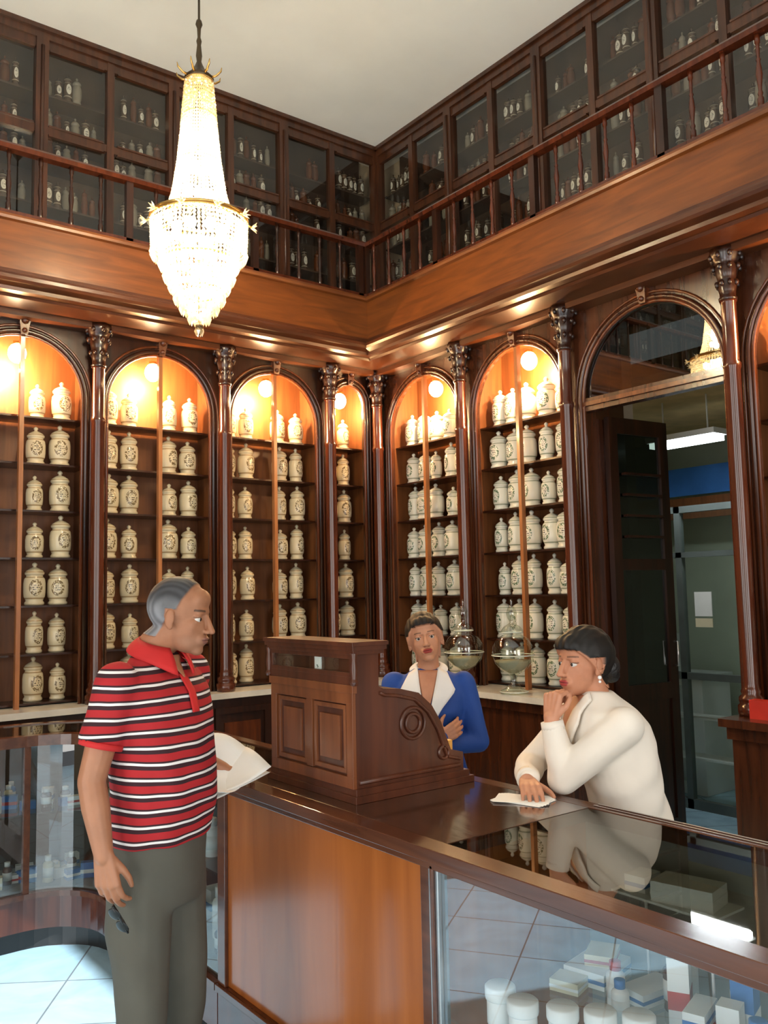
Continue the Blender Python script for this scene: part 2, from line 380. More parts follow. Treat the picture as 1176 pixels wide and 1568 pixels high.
simple('blue_wall_sign',[(6.6,3.2,2.42,6.63,4.9,2.66)],M_BLUEB)
simple('wooden_wall_panel',[(6.6,3.2,2.22,6.63,4.9,2.40)],W_NICHE)
b=MB(); b.box(5.42,3.30,2.70,5.60,3.86,2.74,0); b.box(5.44,3.32,2.66,5.58,3.84,2.70,1); b.tube([(5.51,3.4,2.74),(5.51,3.4,3.0)],.006,6,0); b.tube([(5.51,3.76,2.74),(5.51,3.76,3.0)],.006,6,0)
b.obj('fluorescent_lamp',[M_WHITE,emit('fluorescent_tube',(.85,.95,1),12)])
l=bpy.data.lights.new('fluorescent_light','AREA'); l.energy=9; l.color=(.85,.95,1); l.shape='RECTANGLE'; l.size=.14; l.size_y=.5
lo=bpy.data.objects.new('fluorescent_light',l); COL.objects.link(lo); lo.location=(5.51,3.58,2.655)
b=MB(); b.box(6.2,4.0,0,6.6,5.2,.9,0); b.box(6.18,3.98,.9,6.62,5.22,.94,1); b.box(6.3,4.3,.94,6.5,4.6,1.25,1); b.box(6.19,4.1,.1,6.2,4.55,.85,1); b.box(6.19,4.65,.1,6.2,5.1,.85,1)
b.obj('back_room_cupboard',[M_WHITE,plain('cupboard_grey',(.5,.52,.5),.5)],bevel=.005)

# ---------------------------------------------------------------- gallery
def sweepL(b,prof,mi=0,y_end=YMIN+.01):
    st=[[(XMIN+.01,5.3+d,z) for d,z in prof],[(4.0+d,5.3+d,z) for d,z in prof],[(4.0+d,y_end,z) for d,z in prof]]
    b.sweep(st,mi)
b=MB()
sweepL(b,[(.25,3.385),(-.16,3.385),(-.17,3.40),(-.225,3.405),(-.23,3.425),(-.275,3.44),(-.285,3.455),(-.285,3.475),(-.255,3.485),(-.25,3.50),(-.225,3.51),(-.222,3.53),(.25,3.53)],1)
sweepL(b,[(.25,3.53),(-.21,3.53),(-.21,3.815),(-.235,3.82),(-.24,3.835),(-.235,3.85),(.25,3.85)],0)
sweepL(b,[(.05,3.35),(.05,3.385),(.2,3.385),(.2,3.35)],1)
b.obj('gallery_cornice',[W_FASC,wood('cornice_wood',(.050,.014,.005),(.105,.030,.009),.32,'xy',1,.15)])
BALP=[(.012,0),(.016,.005),(.016,.05),(.010,.06),(.014,.075),(.009,.09),(.011,.12),(.017,.17),(.014,.21),(.008,.24),(.013,.25),(.008,.26),(.010,.30),(.009,.33),(.014,.34),(.014,.385)]
b=MB()
sweepL(b,[(-.235,4.235),(-.24,4.26),(-.23,4.275),(-.18,4.275),(-.17,4.26),(-.175,4.235)],0)
sweepL(b,[(-.225,3.852),(-.225,3.872),(-.185,3.872),(-.185,3.852)],0)
x=XMIN+.1; k=0
while x<3.76:
    b.lathe(BALP,x,5.095,3.87,10,1,.95)
    if k%5==0: b.box(x-.022,5.075,3.85,x+.022,5.115,4.24,1)
    x+=.178; k+=1
y=5.0;k=1
while y>YMIN+.05:
    b.lathe(BALP,3.795,y,3.87,10,0,.95)
    if k%5==0: b.box(3.775,y-.022,3.85,3.815,y+.022,4.24,1)
    y-=.178;k+=1
b.box(3.77,5.07,3.85,3.81,5.12,4.24,1)
b.obj('gallery_balustrade',[W_COL,W_DARK])
ju=Jars()
def upper(name,T,s0,s1,front,jars):
    b=MB(T); W=.445; n=int(abs(s1-s0)/W); st=(s1-s0)/n
    for (z0,z1) in ((3.85,3.95),(4.66,4.71),(5.24,5.30)): b.box(s0,.28,z0,s1,.32,z1,0)
    b.box(s0,.265,5.30,s1,.33,5.35,0); b.box(s0,.245,5.35,s1,.33,CZ,0)
    b.box(s0,.53,3.85,s1,.55,CZ,1); b.box(s0,.3,3.84,s1,.55,3.86,1)
    for z in (4.22,4.52,4.71,4.98): b.box(s0,.36,z-.012,s1,.53,z,1)
    b.box(s0,.30,3.95,s1,.303,5.24,2)
    for i in range(n+1):
        s_=s0+st*i
        wd=.040 if i%2==0 else .024
        b.box(s_-wd,.265 if i%2==0 else .275,3.85,s_+wd,.33,5.30,0)
        if i%2==0: b.tube([(s_,.262,3.9),(s_,.262,5.25)],.012,6,0)
        if i<n:
            a=s_+st/2
            for z in (3.87,4.22,4.52,4.71,4.98):
                for q in (-.15,-.09,-.03,.03,.09,.15):
                    if random.random()<.9:
                        P=T(a+q,.375+random.uniform(0,.05),z); ju.add(P[0],P[1],P[2],front,random.uniform(.6,.82),random.choice([0,0,0,1,1,2]),random.choice([.62,.7,.5]),12)
            for (u0,u1,z0,z1) in ((a-.18,a+.18,3.95,3.962),(a-.18,a+.18,4.648,4.66),(a-.18,a+.18,4.71,4.722),(a-.18,a+.18,5.228,5.24)):
                b.box(u0,.272,z0,u1,.30,z1,0)
    b.obj(name,[W_GAL,M_DARKIN,M_GLASSU])
upper('gallery_glazed_cabinet',TB,4.28,XMIN+.05,-pi/2,True)
upper('gallery_glazed_cabinet.001',TR,5.575,YMIN+.05,pi,True)
ju.obj('gallery_bottles',[M_JARU,M_BROWNB,plain('clear_bottle_grey',(.22,.20,.16),.15)])

# ---------------------------------------------------------------- chandelier
CH=(1.847,3.877)
ch=empty('crystal_chandelier',(CH[0],CH[1],3.505))
beads=[]
def strand(p0,p1,n,size,sag=0):
    for i in range(n):
        t=(i+.5)/n; beads.append(((p0[0]+(p1[0]-p0[0])*t,p0[1]+(p1[1]-p0[1])*t,p0[2]+(p1[2]-p0[2])*t-sag*4*t*(1-t)),size,1.25))
def pol(r,a,z): return (r*math.cos(a),r*math.sin(a),z)
coneprof=[(.068,.75),(.078,.64),(.090,.48),(.106,.32),(.130,.16),(.165,.035)]
for k in range(44):
    a=2*pi*k/44
    for i in range(len(coneprof)-1):
        (r0,z0),(r1,z1)=coneprof[i],coneprof[i+1]; n=max(2,int(math.hypot(r1-r0,z1-z0)/.017))
        strand(pol(r0,a,z0),pol(r1,a,z1),n,.0085)
def tier(r0,r1,z0,z1,n,size,drop=True):
    for k in range(n):
        a=2*pi*(k+.5*(n%2))/n
        strand(pol(r0,a,z0),pol(r1,a,z1),max(2,int(abs(z0-z1)/.019)),size*.66)
        if drop: beads.append((pol(r1,a,z1-.02),size,2.2))
tier(.238,.232,.01,-.14,68,.0125); tier(.215,.19,-.0,-.20,56,.0125); tier(.19,.17,-.13,-.26,48,.0125)
tier(.165,.145,-.2,-.31,42,.0125); tier(.14,.12,-.27,-.37,34,.0125); tier(.115,.09,-.32,-.42,26,.0125); tier(.075,.05,-.38,-.47,16,.0125); tier(.035,.015,-.44,-.53,8,.012)
O=np.array([(1,0,0),(0,1,0),(-1,0,0),(0,-1,0),(0,0,1),(0,0,-1)],float); OF=[(0,1,4),(1,2,4),(2,3,4),(3,0,4),(1,0,5),(2,1,5),(3,2,5),(0,3,5)]
bv=[];bf=[]
for p,s_,e in beads:
    o=len(bv); a=random.random()*1.5; ca,sa=math.cos(a),math.sin(a)
    for q in O: bv.append((p[0]+s_*(q[0]*ca-q[1]*sa),p[1]+s_*(q[0]*sa+q[1]*ca),p[2]+s_*e*q[2]))
    bf+=[tuple(o+i for i in f) for f in OF]
def crystal():
    m,nt,out=nm('cut_crystal')
    g=N(nt,'ShaderNodeBsdfGlossy'); g.inputs['Roughness'].default_value=.08; g.inputs[0].default_value=(1,.97,.9,1)
    t=N(nt,'ShaderNodeBsdfTranslucent'); t.inputs[0].default_value=(.98,.90,.70,1)
    r=N(nt,'ShaderNodeBsdfTransparent'); r.inputs[0].default_value=(1,.96,.88,1)
    a=N(nt,'ShaderNodeMixShader'); a.inputs[0].default_value=.65; nt.links.new(g.outputs[0],a.inputs[1]); nt.links.new(t.outputs[0],a.inputs[2])
    c=N(nt,'ShaderNodeMixShader'); c.inputs[0].default_value=.35; nt.links.new(a.outputs[0],c.inputs[1]); nt.links.new(r.outputs[0],c.inputs[2])
    nt.links.new(c.outputs[0],out.inputs[0]); return m
me=bpy.data.meshes.new('crystal_strands'); me.from_pydata(bv,[],bf); me.materials.append(crystal())
o=bpy.data.objects.new('crystal_strands',me); COL.objects.link(o); o.parent=ch
b=MB()
def ring(b,r,z,t,mi=0): b.tube([pol(r,2*pi*k/40,z) for k in range(40)],t,6,mi,True)
for r,z,t in ((.238,.02,.009),(.17,.035,.008),(.238,.008,.006),(.068,.75,.007),(.2,-.0,.004),(.17,-.19,.004),(.14,-.26,.004),(.11,-.31,.004),(.07,-.37,.004),(.106,.32,.003),(.083,.56,.003)): ring(b,r,z,t)
for k in range(12):
    a=2*pi*k/12; b.tube([pol(.16,a,.03),pol(.235,a,.02)],.004,5)
b.lathe([(.006,1.875),(.006,1.09),(.014,1.08),(.018,1.06),(.010,1.04),(.008,.99),(.014,.97),(.010,.95),(.016,.89),(.012,.86),(.020,.84),(.03,.82),(.05,.79),(.075,.77),(.06,.755),(.02,.74),(.006,.73),(.006,-.50),(.02,-.52),(.02,-.54),(.003,-.57)],0,0,0,14,1)
b.lathe([(.05,1.875),(.05,1.85),(.03,1.82),(.008,1.79)],0,0,0,16,1)
for k in range(8):
    a=2*pi*k/8; b.tube([pol(.06,a,.77),pol(.09,a,.775),pol(.115,a,.795),pol(.12,a,.815)],[.007,.006,.005,.002],6,0)
for k in range(10):
    a=2*pi*(k+.3)/10; b.tube([pol(.235,a,.015),pol(.262,a,.0)],.005,5,0)
    for j in range(6):
        c_=pol(.262,a,.0); w_=2*pi*j/6; d=(-math.sin(a)*math.cos(w_)*.026+math.cos(a)*.024,math.cos(a)*math.cos(w_)*.026+math.sin(a)*.024,math.sin(w_)*.026)
        b.tube([c_,(c_[0]+d[0],c_[1]+d[1],c_[2]+d[2])],[.008,.001],5,2)
b.obj('brass_frame',[M_BRASS,plain('dark_bronze',(.10,.07,.04),.35,.8),bpy.data.materials['cut_crystal']],ch)
b=MB()
for k in range(8): b.sphere(pol(.12,2*pi*k/8,-.04),.028,10)
for k in range(6): b.sphere(pol(.06,2*pi*k/6,.14),.024,10)
for k in range(5): b.sphere(pol(.045,2*pi*k/5,.30),.02,10)
for k in range(4): b.sphere(pol(.035,2*pi*k/4,.46),.016,10)
for k in range(6): b.sphere(pol(.08,2*pi*k/6,-.19),.022,10)
b.obj('chandelier_bulbs',[emit('chandelier_bulb',(1,.88,.64),90)],ch)
for (z,e) in ((.42,24),(.22,48),(-.05,65),(-.2,12)):
    l=bpy.data.lights.new('chandelier_light','POINT'); l.energy=e; l.color=(1,.86,.62); l.shadow_soft_size=.07
    lo=bpy.data.objects.new('chandelier_light',l); COL.objects.link(lo); lo.parent=ch; lo.location=(0,0,z)

# ---------------------------------------------------------------- counters
def path_left():
    P=[((XMIN+.1,4.4),(0,1)),((1.195,4.4),(0,1))]
    for a in np.linspace(pi/2,0,9)[1:-1]: P.append(((1.195+.28*math.cos(a),4.12+.28*math.sin(a)),(math.cos(a),math.sin(a))))
    P+= [((1.475,4.12),(1,0)),((1.475,2.96),(1,0))]
    return P
def swp(b,P,d0,d1,z0,z1,mi):
    st=[]
    for (p,n) in P:
        st.append([(p[0]+n[0]*d,p[1]+n[1]*d,z) for d,z in ((d0,z0),(d1,z0),(d1,z1),(d0,z1))])
    b.sweep(st,mi)
CTM=[W_TOP,W_RIM,W_COL,M_BLACK,M_GLASSF,M_GLASST,M_WHITE,W_PANEL,M_STEEL,M_GLASS,M_DARKIN]
PL=path_left(); b=MB()
swp(b,PL,.05,.42,0,.10,3); swp(b,PL,.0,.45,.10,.27,2); swp(b,PL,-.012,.0,.245,.27,1)
swp(b,PL,.42,.44,.27,.955,10); swp(b,PL,.03,.42,.27,.28,12); swp(b,PL,.03,.42,.62,.628,9)
swp(b,PL,-.02,.035,.95,1.0,1); swp(b,PL,.41,.46,.955,1.0,1); swp(b,PL,.035,.41,.985,.995,5)
swp(b,PL,.012,.018,.27,.955,11)
for (x,y) in ((1.205,4.405),(.2,4.405),(-.9,4.405),(1.47,4.1),(1.47,3.4)): b.box(x-.014,y-.012,.27,x+.014,y+.018,.955,1)
b.obj('curved_display_case',CTM+[glass('case_side_glass',(.75,.78,.78),.06),M_SHADE])
b=MB()
Y0=-1.6
b.box(1.525,Y0,0,2.08,2.94,.10,3); b.box(1.475,Y0,.10,2.11,2.955,.27,2); b.box(1.463,Y0,.245,1.475,2.955,.27,1)
b.box(1.49,1.765,.27,2.11,2.955,.955,7)
b.box(1.475,2.90,.27,1.49,2.955,.955,1); b.box(1.475,1.765,.27,1.49,1.80,.955,1)
for y in (1.745,.45,-.7): b.box(1.472,y-.018,.27,1.505,y+.018,.955,8); b.box(1.465,y-.006,.27,1.472,y+.006,.955,1)
b.box(1.484,Y0,.27,1.490,1.727,.955,4); b.box(2.09,Y0,.27,2.11,1.765,.955,11)
b.box(1.49,Y0,.27,2.09,1.765,.285,11); b.box(1.50,Y0,.575,2.09,1.765,.583,9)
b.box(1.452,Y0,.965,1.52,2.96,1.0,1); b.box(1.465,Y0,.945,1.50,2.96,.965,1); b.box(2.08,Y0,.955,2.135,2.96,1.0,1)
b.box(1.52,1.74,.96,2.08,2.96,.9995,0); b.box(1.52,Y0,.988,2.08,1.74,.998,5)
b.box(2.10,Y0,1.0,2.104,1.74,1.004,8); b.box(2.12,Y0,1.0,2.124,1.74,1.004,8)
b.obj('shop_counter',CTM+[M_SHADE],bevel=.003)

def boxp(b,x,y,z,w,d,h,mi,mi2,rot=0):
    c,s_=math.cos(rot),math.sin(rot)
    def R(u,v): return (x+u*c-v*s_,y+u*s_+v*c)
    def bx(u0,v0,z0,u1,v1,z1,m):
        p=[R(u0,v0),R(u1,v0),R(u1,v1),R(u0,v1)]
        b.prism([(q[0],q[1],z0) for q in p],[(q[0],q[1],z1) for q in p],m)
    bx(-w/2,-d/2,z,w/2,d/2,z+h,mi); bx(-w/2-.0007,-d/2-.0007,z+h*.3,w/2+.0007,d/2+.0007,z+h*.55,mi2)
def bottle(b,x,y,z,r,h,mi,mi2):
    b.lathe([(r*.9,0),(r,.004),(r,h*.68),(r*.85,h*.74),(r*.5,h*.78),(r*.5,h*.82)],x,y,z,16,mi); b.lathe([(r*.62,h*.8),(r*.62,h*.99),(r*.5,h)],x,y,z,16,mi2)
    b.lathe([(r*1.01,h*.2),(r*1.01,h*.55)],x,y,z,16,0)
PM=[M_WHITE,M_BLUEB,M_REDB,M_BROWNB,M_CREAM]
b=MB(); zz=.5835
for i,(x,y) in enumerate(((1.56,1.53),(1.61,1.45),(1.66,1.38),(1.71,1.31),(1.575,1.62))):
    b.lathe([(.032,0),(.034,.005),(.034,.06),(.030,.065)],x,y,zz,18,0); b.lathe([(.037,.062),(.038,.066),(.038,.09),(.034,.094)],x,y,zz,24,0)
boxp(b,1.90,1.33,zz,.07,.05,.17,0,2,.5); boxp(b,1.86,1.25,zz,.13,.06,.05,2,0,.2); boxp(b,1.86,1.25,zz+.0505,.11,.05,.04,0,1,.3); boxp(b,1.92,1.17,zz,.06,.05,.17,1,0,.3); boxp(b,1.84,1.16,zz,.05,.05,.13,0,1,.3)
bottle(b,1.99,1.22,zz,.028,.17,1,0); bottle(b,1.80,1.07,zz,.032,.14,0,1); bottle(b,1.72,1.14,zz,.028,.12,0,2)
boxp(b,1.97,1.64,zz,.16,.12,.04,0,1,.2); boxp(b,1.98,1.63,zz+.0405,.10,.08,.03,4,2,.5); boxp(b,1.97,1.47,zz,.14,.08,.035,0,1,-.1); bottle(b,2.03,1.40,zz,.03,.16,0,1); bottle(b,1.96,1.39,zz,.026,.14,3,0); boxp(b,1.85,1.64,zz,.07,.08,.03,4,0,.3); bottle(b,1.87,1.50,zz,.024,.11,0,2); bottle(b,1.81,1.44,zz,.022,.10,0,1)
for k in range(46):
    y=random.uniform(-1.4,1.0); x=random.uniform(1.58,2.0)
    if k%3: boxp(b,x,y,zz if k%2 else .2865,random.uniform(.05,.12),random.uniform(.04,.1),random.uniform(.03,.14),0 if k%4 else 4,random.choice([0,1,2,1]),random.uniform(-.4,.4))
    else: bottle(b,x,y,zz if k%2 else .2865,.025,.13,random.choice([0,1,3]),0)
b.box(1.93,1.25,.84,2.07,1.55,.846,0); b.tube([(1.95,1.27,.585),(1.95,1.27,.84)],.004,6,0); b.tube([(2.05,1.53,.585),(2.05,1.53,.84)],.004,6,0); boxp(b,2.0,1.36,.846,.10,.16,.05,0,0,.2); boxp(b,2.0,1.5,.846,.08,.06,.04,0,1,.1)
b.obj('counter_medicine_boxes',PM)
b=MB()
for z,cnt in ((.281,34),(.6285,38)):
    for k in range(cnt):
        q=random.random()
        if k%2: x=random.uniform(.75,1.19); y=random.uniform(4.48,4.72)
        else:
            an=random.uniform(.05,1.55); rr=.28+random.uniform(.07,.33); x=1.195+rr*math.cos(an); y=4.12+rr*math.sin(an)
        if q<.5: boxp(b,x,y,z,random.uniform(.05,.09),random.uniform(.03,.05),random.uniform(.03,.09),random.choice([0,4,1]),random.choice([0,1,2,1]),random.uniform(-.5,.5))
        else: bottle(b,x,y,z,random.uniform(.016,.026),random.uniform(.07,.13),random.choice([0,3,3,1,4]),0)
    for k in range(16):
        y=random.uniform(3.08,4.05); x=random.uniform(1.54,1.8); q=random.random()
        if q<.5: boxp(b,x,y,z,.07,.08,random.uniform(.04,.12),0,random.choice([0,1]),0)
        else: bottle(b,x,y,z,.03,random.uniform(.1,.2),random.choice([0,0,3]),0)
b.lathe([(.05,0),(.09,.03),(.10,.09),(.09,.10),(.085,.09),(.04,.015)],1.66,3.07,.281,20,0)
b.obj('display_case_goods',PM)

# register
reg=empty('wooden_cash_register',(1.585,2.235,1.0))
b=MB()
prof=[(.012,.04),(.46,.04),(.46,.10),(.405,.115),(.39,.15),(.365,.21),(.325,.27),(.27,.315),(.19,.335),(.125,.34),(.105,.35),(.105,.46),(.012,.46)]
b.prism([(x,.012,z) for x,z in prof],[(x,.513,z) for x,z in prof],0)
b.box(-.005,-.008,0,.49,.533,.022,0); b.box(.003,.0,.022,.475,.525,.042,0)
b.box(-.012,-.012,.468,.122,.537,.482,0); b.box(-.006,-.006,.455,.115,.531,.47,0); b.box(-.016,-.016,.482,.127,.541,.495,0)
def fr(y0,y1,z0,z1,t,mi,x0=0.0):
    b.box(x0,y0,z0,.014,y1,z0+t,mi); b.box(x0,y0,z1-t,.014,y1,z1,mi); b.box(x0,y0,z0+t,.014,y0+t,z1-t,mi); b.box(x0,y1-t,z0+t,.014,y1,z1-t,mi)
fr(.012,.513,.042,.335,.035,1); b.box(0,.245,.08,.014,.28,.30,1)
fr(.055,.24,.085,.295,.014,1,.004); fr(.285,.47,.085,.295,.014,1,.004)
b.box(.004,.09,.12,.013,.205,.26,2); b.box(.004,.32,.12,.013,.435,.26,2)
b.box(-.004,.005,.335,.014,.52,.36,1); b.box(.0,.012,.36,.014,.513,.385,0)
fr(.012,.513,.385,.455,.014,0)
b.box(.0125,.03,.395,.016,.495,.445,3); b.box(.006,.2,.40,.0125,.235,.44,4); b.tube([(.004,.2175,.414),(.004,.2105,.407),(.004,.2175,.402),(.004,.2245,.407),(.004,.2175,.414),(.004,.2235,.421),(.004,.2175,.427),(.004,.2115,.421),(.004,.2175,.414)],.002,5,3)
for y in (.0,.525):
    b.lathe([(.010,0),(.014,.01),(.009,.02),(.012,.05),(.008,.08),(.012,.1)],.0,y,.36,10,0)
for (cx,cz,r) in ((.24,.22,.05),(.24,.22,.03),(.37,.11,.02)):
    b.tube([(cx+r*math.cos(a),.008,cz+r*math.sin(a)) for a in np.linspace(0,2*pi,20)[:-1]],.006,6,0,True)
b.tube([(x+(-.02 if x>.14 else 0),.008,z-.02) for x,z in prof[2:11]],.006,6,0)
b.tube([(.02,.01,.06),(.44,.01,.06)],.008,6,0)
b.box(.4,.06,.1,.455,.46,.135,5)
for k in range(8): b.lathe([(.008,0),(.008,.01)],.42,.1+.045*k,.135,8,5)
b.obj('register_body',[W_REG,W_REGP,W_REGP,plain('register_dial',(.07,.10,.085),.3,var=.7,nscale=30),M_WHITE,M_BRASS],reg,bevel=.003)
b=MB(); b.box(.002,.03,.395,.0045,.495,.445,0); b.obj('register_window',[M_GLASS],reg)

b=MB()
for k in range(4):
    a=.25+.12*k; c,s_=math.cos(a),math.sin(a); z=1.0005+.0012*k
    P=[(2.0+u*c-v*s_,1.93+u*s_+v*c) for u,v in ((-.055,-.085),(.055,-.085),(.055,.085),(-.055,.085))]
    b.prism([(p[0],p[1],z) for p in P],[(p[0],p[1],z+.001) for p in P])
b.obj('receipt_papers',[M_PAPER])
UR=[(.075,0),(.085,.006),(.08,.015),(.05,.03),(.022,.06),(.018,.09),(.03,.11),(.07,.13),(.11,.175),(.122,.22),(.118,.27),(.095,.31),(.065,.33),(.05,.34),(.058,.35)]
UL=[(.062,.352),(.064,.362),(.045,.385),(.02,.40),(.012,.41),(.024,.43),(.032,.46),(.022,.49),(.01,.505),(.008,.52),(.012,.53),(.003,.545)]
for i,(x,y,s_) in enumerate(((3.975,3.88,1.08),(3.975,4.33,1.08))):
    b=MB(); b.lathe(UR,0,0,0,28,0,s_); b.lathe(UL,0,0,0,24,0,s_)
    b.lathe([(.02,.116),(.064,.138),(.100,.178),(.105,.190),(.001,.191)],0,0,0,24,1,s_)
    for (r,z) in ((.082,.012),(.060,.352),(.123,.22)): b.tube([(r*s_*math.cos(a),r*s_*math.sin(a),z*s_) for a in np.linspace(0,2*pi,29)[:-1]],.0035,6,2,True)
    o=b.obj('glass_apothecary_urn'+('' if not i else '.%03d'%i),[M_GLASSJ,plain('urn_powder%d'%i,(.30,.27,.18),.8),plain('urn_rim%d'%i,(.7,.74,.68),.1)]); o.location=(x,y,1.0005)
b=MB(); b.box(4.0,2.2,1.0,4.06,2.33,1.09,0); b.obj('red_box',[M_REDB])

# ---------------------------------------------------------------- organic helpers
def capsule(p0,p1,r0,r1,seg=14):
    p0=np.array(p0,float);p1=np.array(p1,float); ax=p1-p0; L=np.linalg.norm(ax); ax=ax/max(L,1e-6)
    t=np.array([0,0,1.]) if abs(ax[2])<.9 else np.array([1.,0,0]); u=np.cross(ax,t);u/=np.linalg.norm(u); w=np.cross(ax,u)
    rings=[]
    for a in np.linspace(-pi/2*.97,0,5): rings.append((p0+ax*math.sin(a)*r0,r0*math.cos(a)))
    for a in np.linspace(0,pi/2*.97,5): rings.append((p1+ax*math.sin(a)*r1,r1*math.cos(a)))
    vs=[];fs=[]
    for c,r in rings:
        for k in range(seg):
            a=2*pi*k/seg; vs.append(c+(u*math.cos(a)+w*math.sin(a))*r)
    n=len(rings)
    for i in range(n-1):
        for k in range(seg): k2=(k+1)%seg; fs.append((i*seg+k,i*seg+k2,(i+1)*seg+k2,(i+1)*seg+k))
    fs.append(tuple(range(seg))[::-1]); fs.append(tuple((n-1)*seg+k for k in range(seg)))
    return [tuple(v) for v in vs],fs
def chain(pts,rad):
    out=[]
    for i in range(len(pts)-1): out.append(capsule(pts[i],pts[i+1],rad[i],rad[i+1]))
    return out
def flat_tube(p0,p1,r0,r1,seg=20):
    b=MB(); b.tube([p0,p1],[r0,r1],seg); return b.v,b.f
def ell(c,r,seg=18):
    b=MB(); b.sphere((0,0,0),1,seg); return [(c[0]+v[0]*r[0],c[1]+v[1]*r[1],c[2]+v[2]*r[2]) for v in b.v],b.f
def interp(sec,z):
    zs=[s_[2] for s_ in sec]; return [float(np.interp(z,zs,[s_[i] for s_ in sec])) for i in (0,1,3,4)]
def loft(sec,seg=28,sub=4,pw=2.3):
    zs=np.concatenate([np.linspace(sec[i][2],sec[i+1][2],sub,endpoint=False) for i in range(len(sec)-1)]+[[sec[-1][2]]])
    vs=[];fs=[]
    for z in zs:
        cx,cy,a,bb=interp(sec,z)
        for k in range(seg):
            t=2*pi*k/seg; c,s_=math.cos(t),math.sin(t)
            vs.append((cx+a*math.copysign(abs(c)**(2/pw),c),cy+bb*math.copysign(abs(s_)**(2/pw),s_),z))
    n=len(zs)
    for i in range(n-1):
        for k in range(seg): k2=(k+1)%seg; fs.append((i*seg+k,i*seg+k2,(i+1)*seg+k2,(i+1)*seg+k))
    fs.append(tuple(range(seg))[::-1]); fs.append(tuple((n-1)*seg+k for k in range(seg)))
    return vs,fs
def blob(name,prims,voxel,smooth,mats,parent,deform=None,color=None,matrix=None,soft=None):
    v=[];f=[]
    for pv,pf in prims:
        o=len(v); v+=list(pv); f+=[tuple(o+i for i in q) for q in pf]
    me=bpy.data.meshes.new(name+'_t'); me.from_pydata(v,[],f)
    bm=bmesh.new(); bm.from_mesh(me); bmesh.ops.recalc_face_normals(bm,faces=bm.faces); bm.to_mesh(me); bm.free()
    ob=bpy.data.objects.new(name,me); COL.objects.link(ob)
    md=ob.modifiers.new('r','REMESH'); md.mode='VOXEL'; md.voxel_size=voxel
    bpy.context.view_layer.update(); dg=bpy.context.evaluated_depsgraph_get()
    m2=bpy.data.meshes.new_from_object(ob.evaluated_get(dg)); ob.modifiers.clear(); ob.data=m2; m2.name=name
    n=len(m2.vertices); co=np.zeros(n*3); m2.vertices.foreach_get('co',co); co=co.reshape(-1,3)
    ed=np.zeros(len(m2.edges)*2,int); m2.edges.foreach_get('vertices',ed); ed=ed.reshape(-1,2)
    def sm(co,it):
        for _ in range(it):
            acc=np.zeros_like(co); cnt=np.zeros(n)
            for a_,b_ in ((0,1),(1,0)):
                for q in range(3): acc[:,q]+=np.bincount(ed[:,a_],co[ed[:,b_],q],minlength=n)
                cnt+=np.bincount(ed[:,a_],minlength=n)
            co=co*.4+.6*acc/np.maximum(cnt,1)[:,None]
        return co
    co=sm(co,smooth)
    if soft is not None:
        w_=soft(co)[:,None]; c2=co
        for _ in range(5): c2=c2*(1-w_)+sm(c2,5)*w_
        co=c2
    if deform is not None: co=deform(co)
    m2.vertices.foreach_set('co',co.ravel())
    if color is not None:
        cc=color(co); ca=m2.color_attributes.new('Col','FLOAT_COLOR','POINT'); ca.data.foreach_set('color',np.c_[cc,np.ones(n)].ravel())
    m2.materials.clear()
    for m in mats: m2.materials.append(m)
    m2.polygons.foreach_set('use_smooth',[True]*len(m2.polygons)); m2.update()
    ob.parent=parent
    if matrix is not None: ob.matrix_local=matrix
    return ob
def skin_vc():
    m,nt,out=nm('skin_and_hair')
    b=N(nt,'ShaderNodeBsdfPrincipled'); b.inputs['Roughness'].default_value=.55; b.inputs['Specular IOR Level'].default_value=.35
    at=N(nt,'ShaderNodeAttribute'); at.attribute_name='Col'
    tc=N(nt,'ShaderNodeTexCoord'); no=N(nt,'ShaderNodeTexNoise'); no.inputs['Scale'].default_value=60; no.inputs['Detail'].default_value=4
    nt.links.new(tc.outputs['Object'],no.inputs[0])
    mx=N(nt,'ShaderNodeMix',data_type='RGBA',blend_type='MULTIPLY'); mx.inputs[0].default_value=.18
    nt.links.new(at.outputs['Color'],mx.inputs[6]); nt.links.new(no.outputs['Fac'],mx.inputs[7]); nt.links.new(mx.outputs[2],b.inputs['Base Color'])
    bp=N(nt,'ShaderNodeBump'); bp.inputs['Strength'].default_value=.05; bp.inputs['Distance'].default_value=.003
    nt.links.new(no.outputs['Fac'],bp.inputs['Height']); nt.links.new(bp.outputs[0],b.inputs['Normal'])
    nt.links.new(b.outputs[0],out.inputs[0]); return m
M_SKINVC=skin_vc()
M_EYEW=plain('eye_white',(.55,.51,.47),.2,var=.02); M_IRIS=plain('iris_dark',(.02,.01,.006),.1)
def sstep(x,a,b): t=np.clip((x-a)/(b-a),0,1); return t*t*(3-2*t)
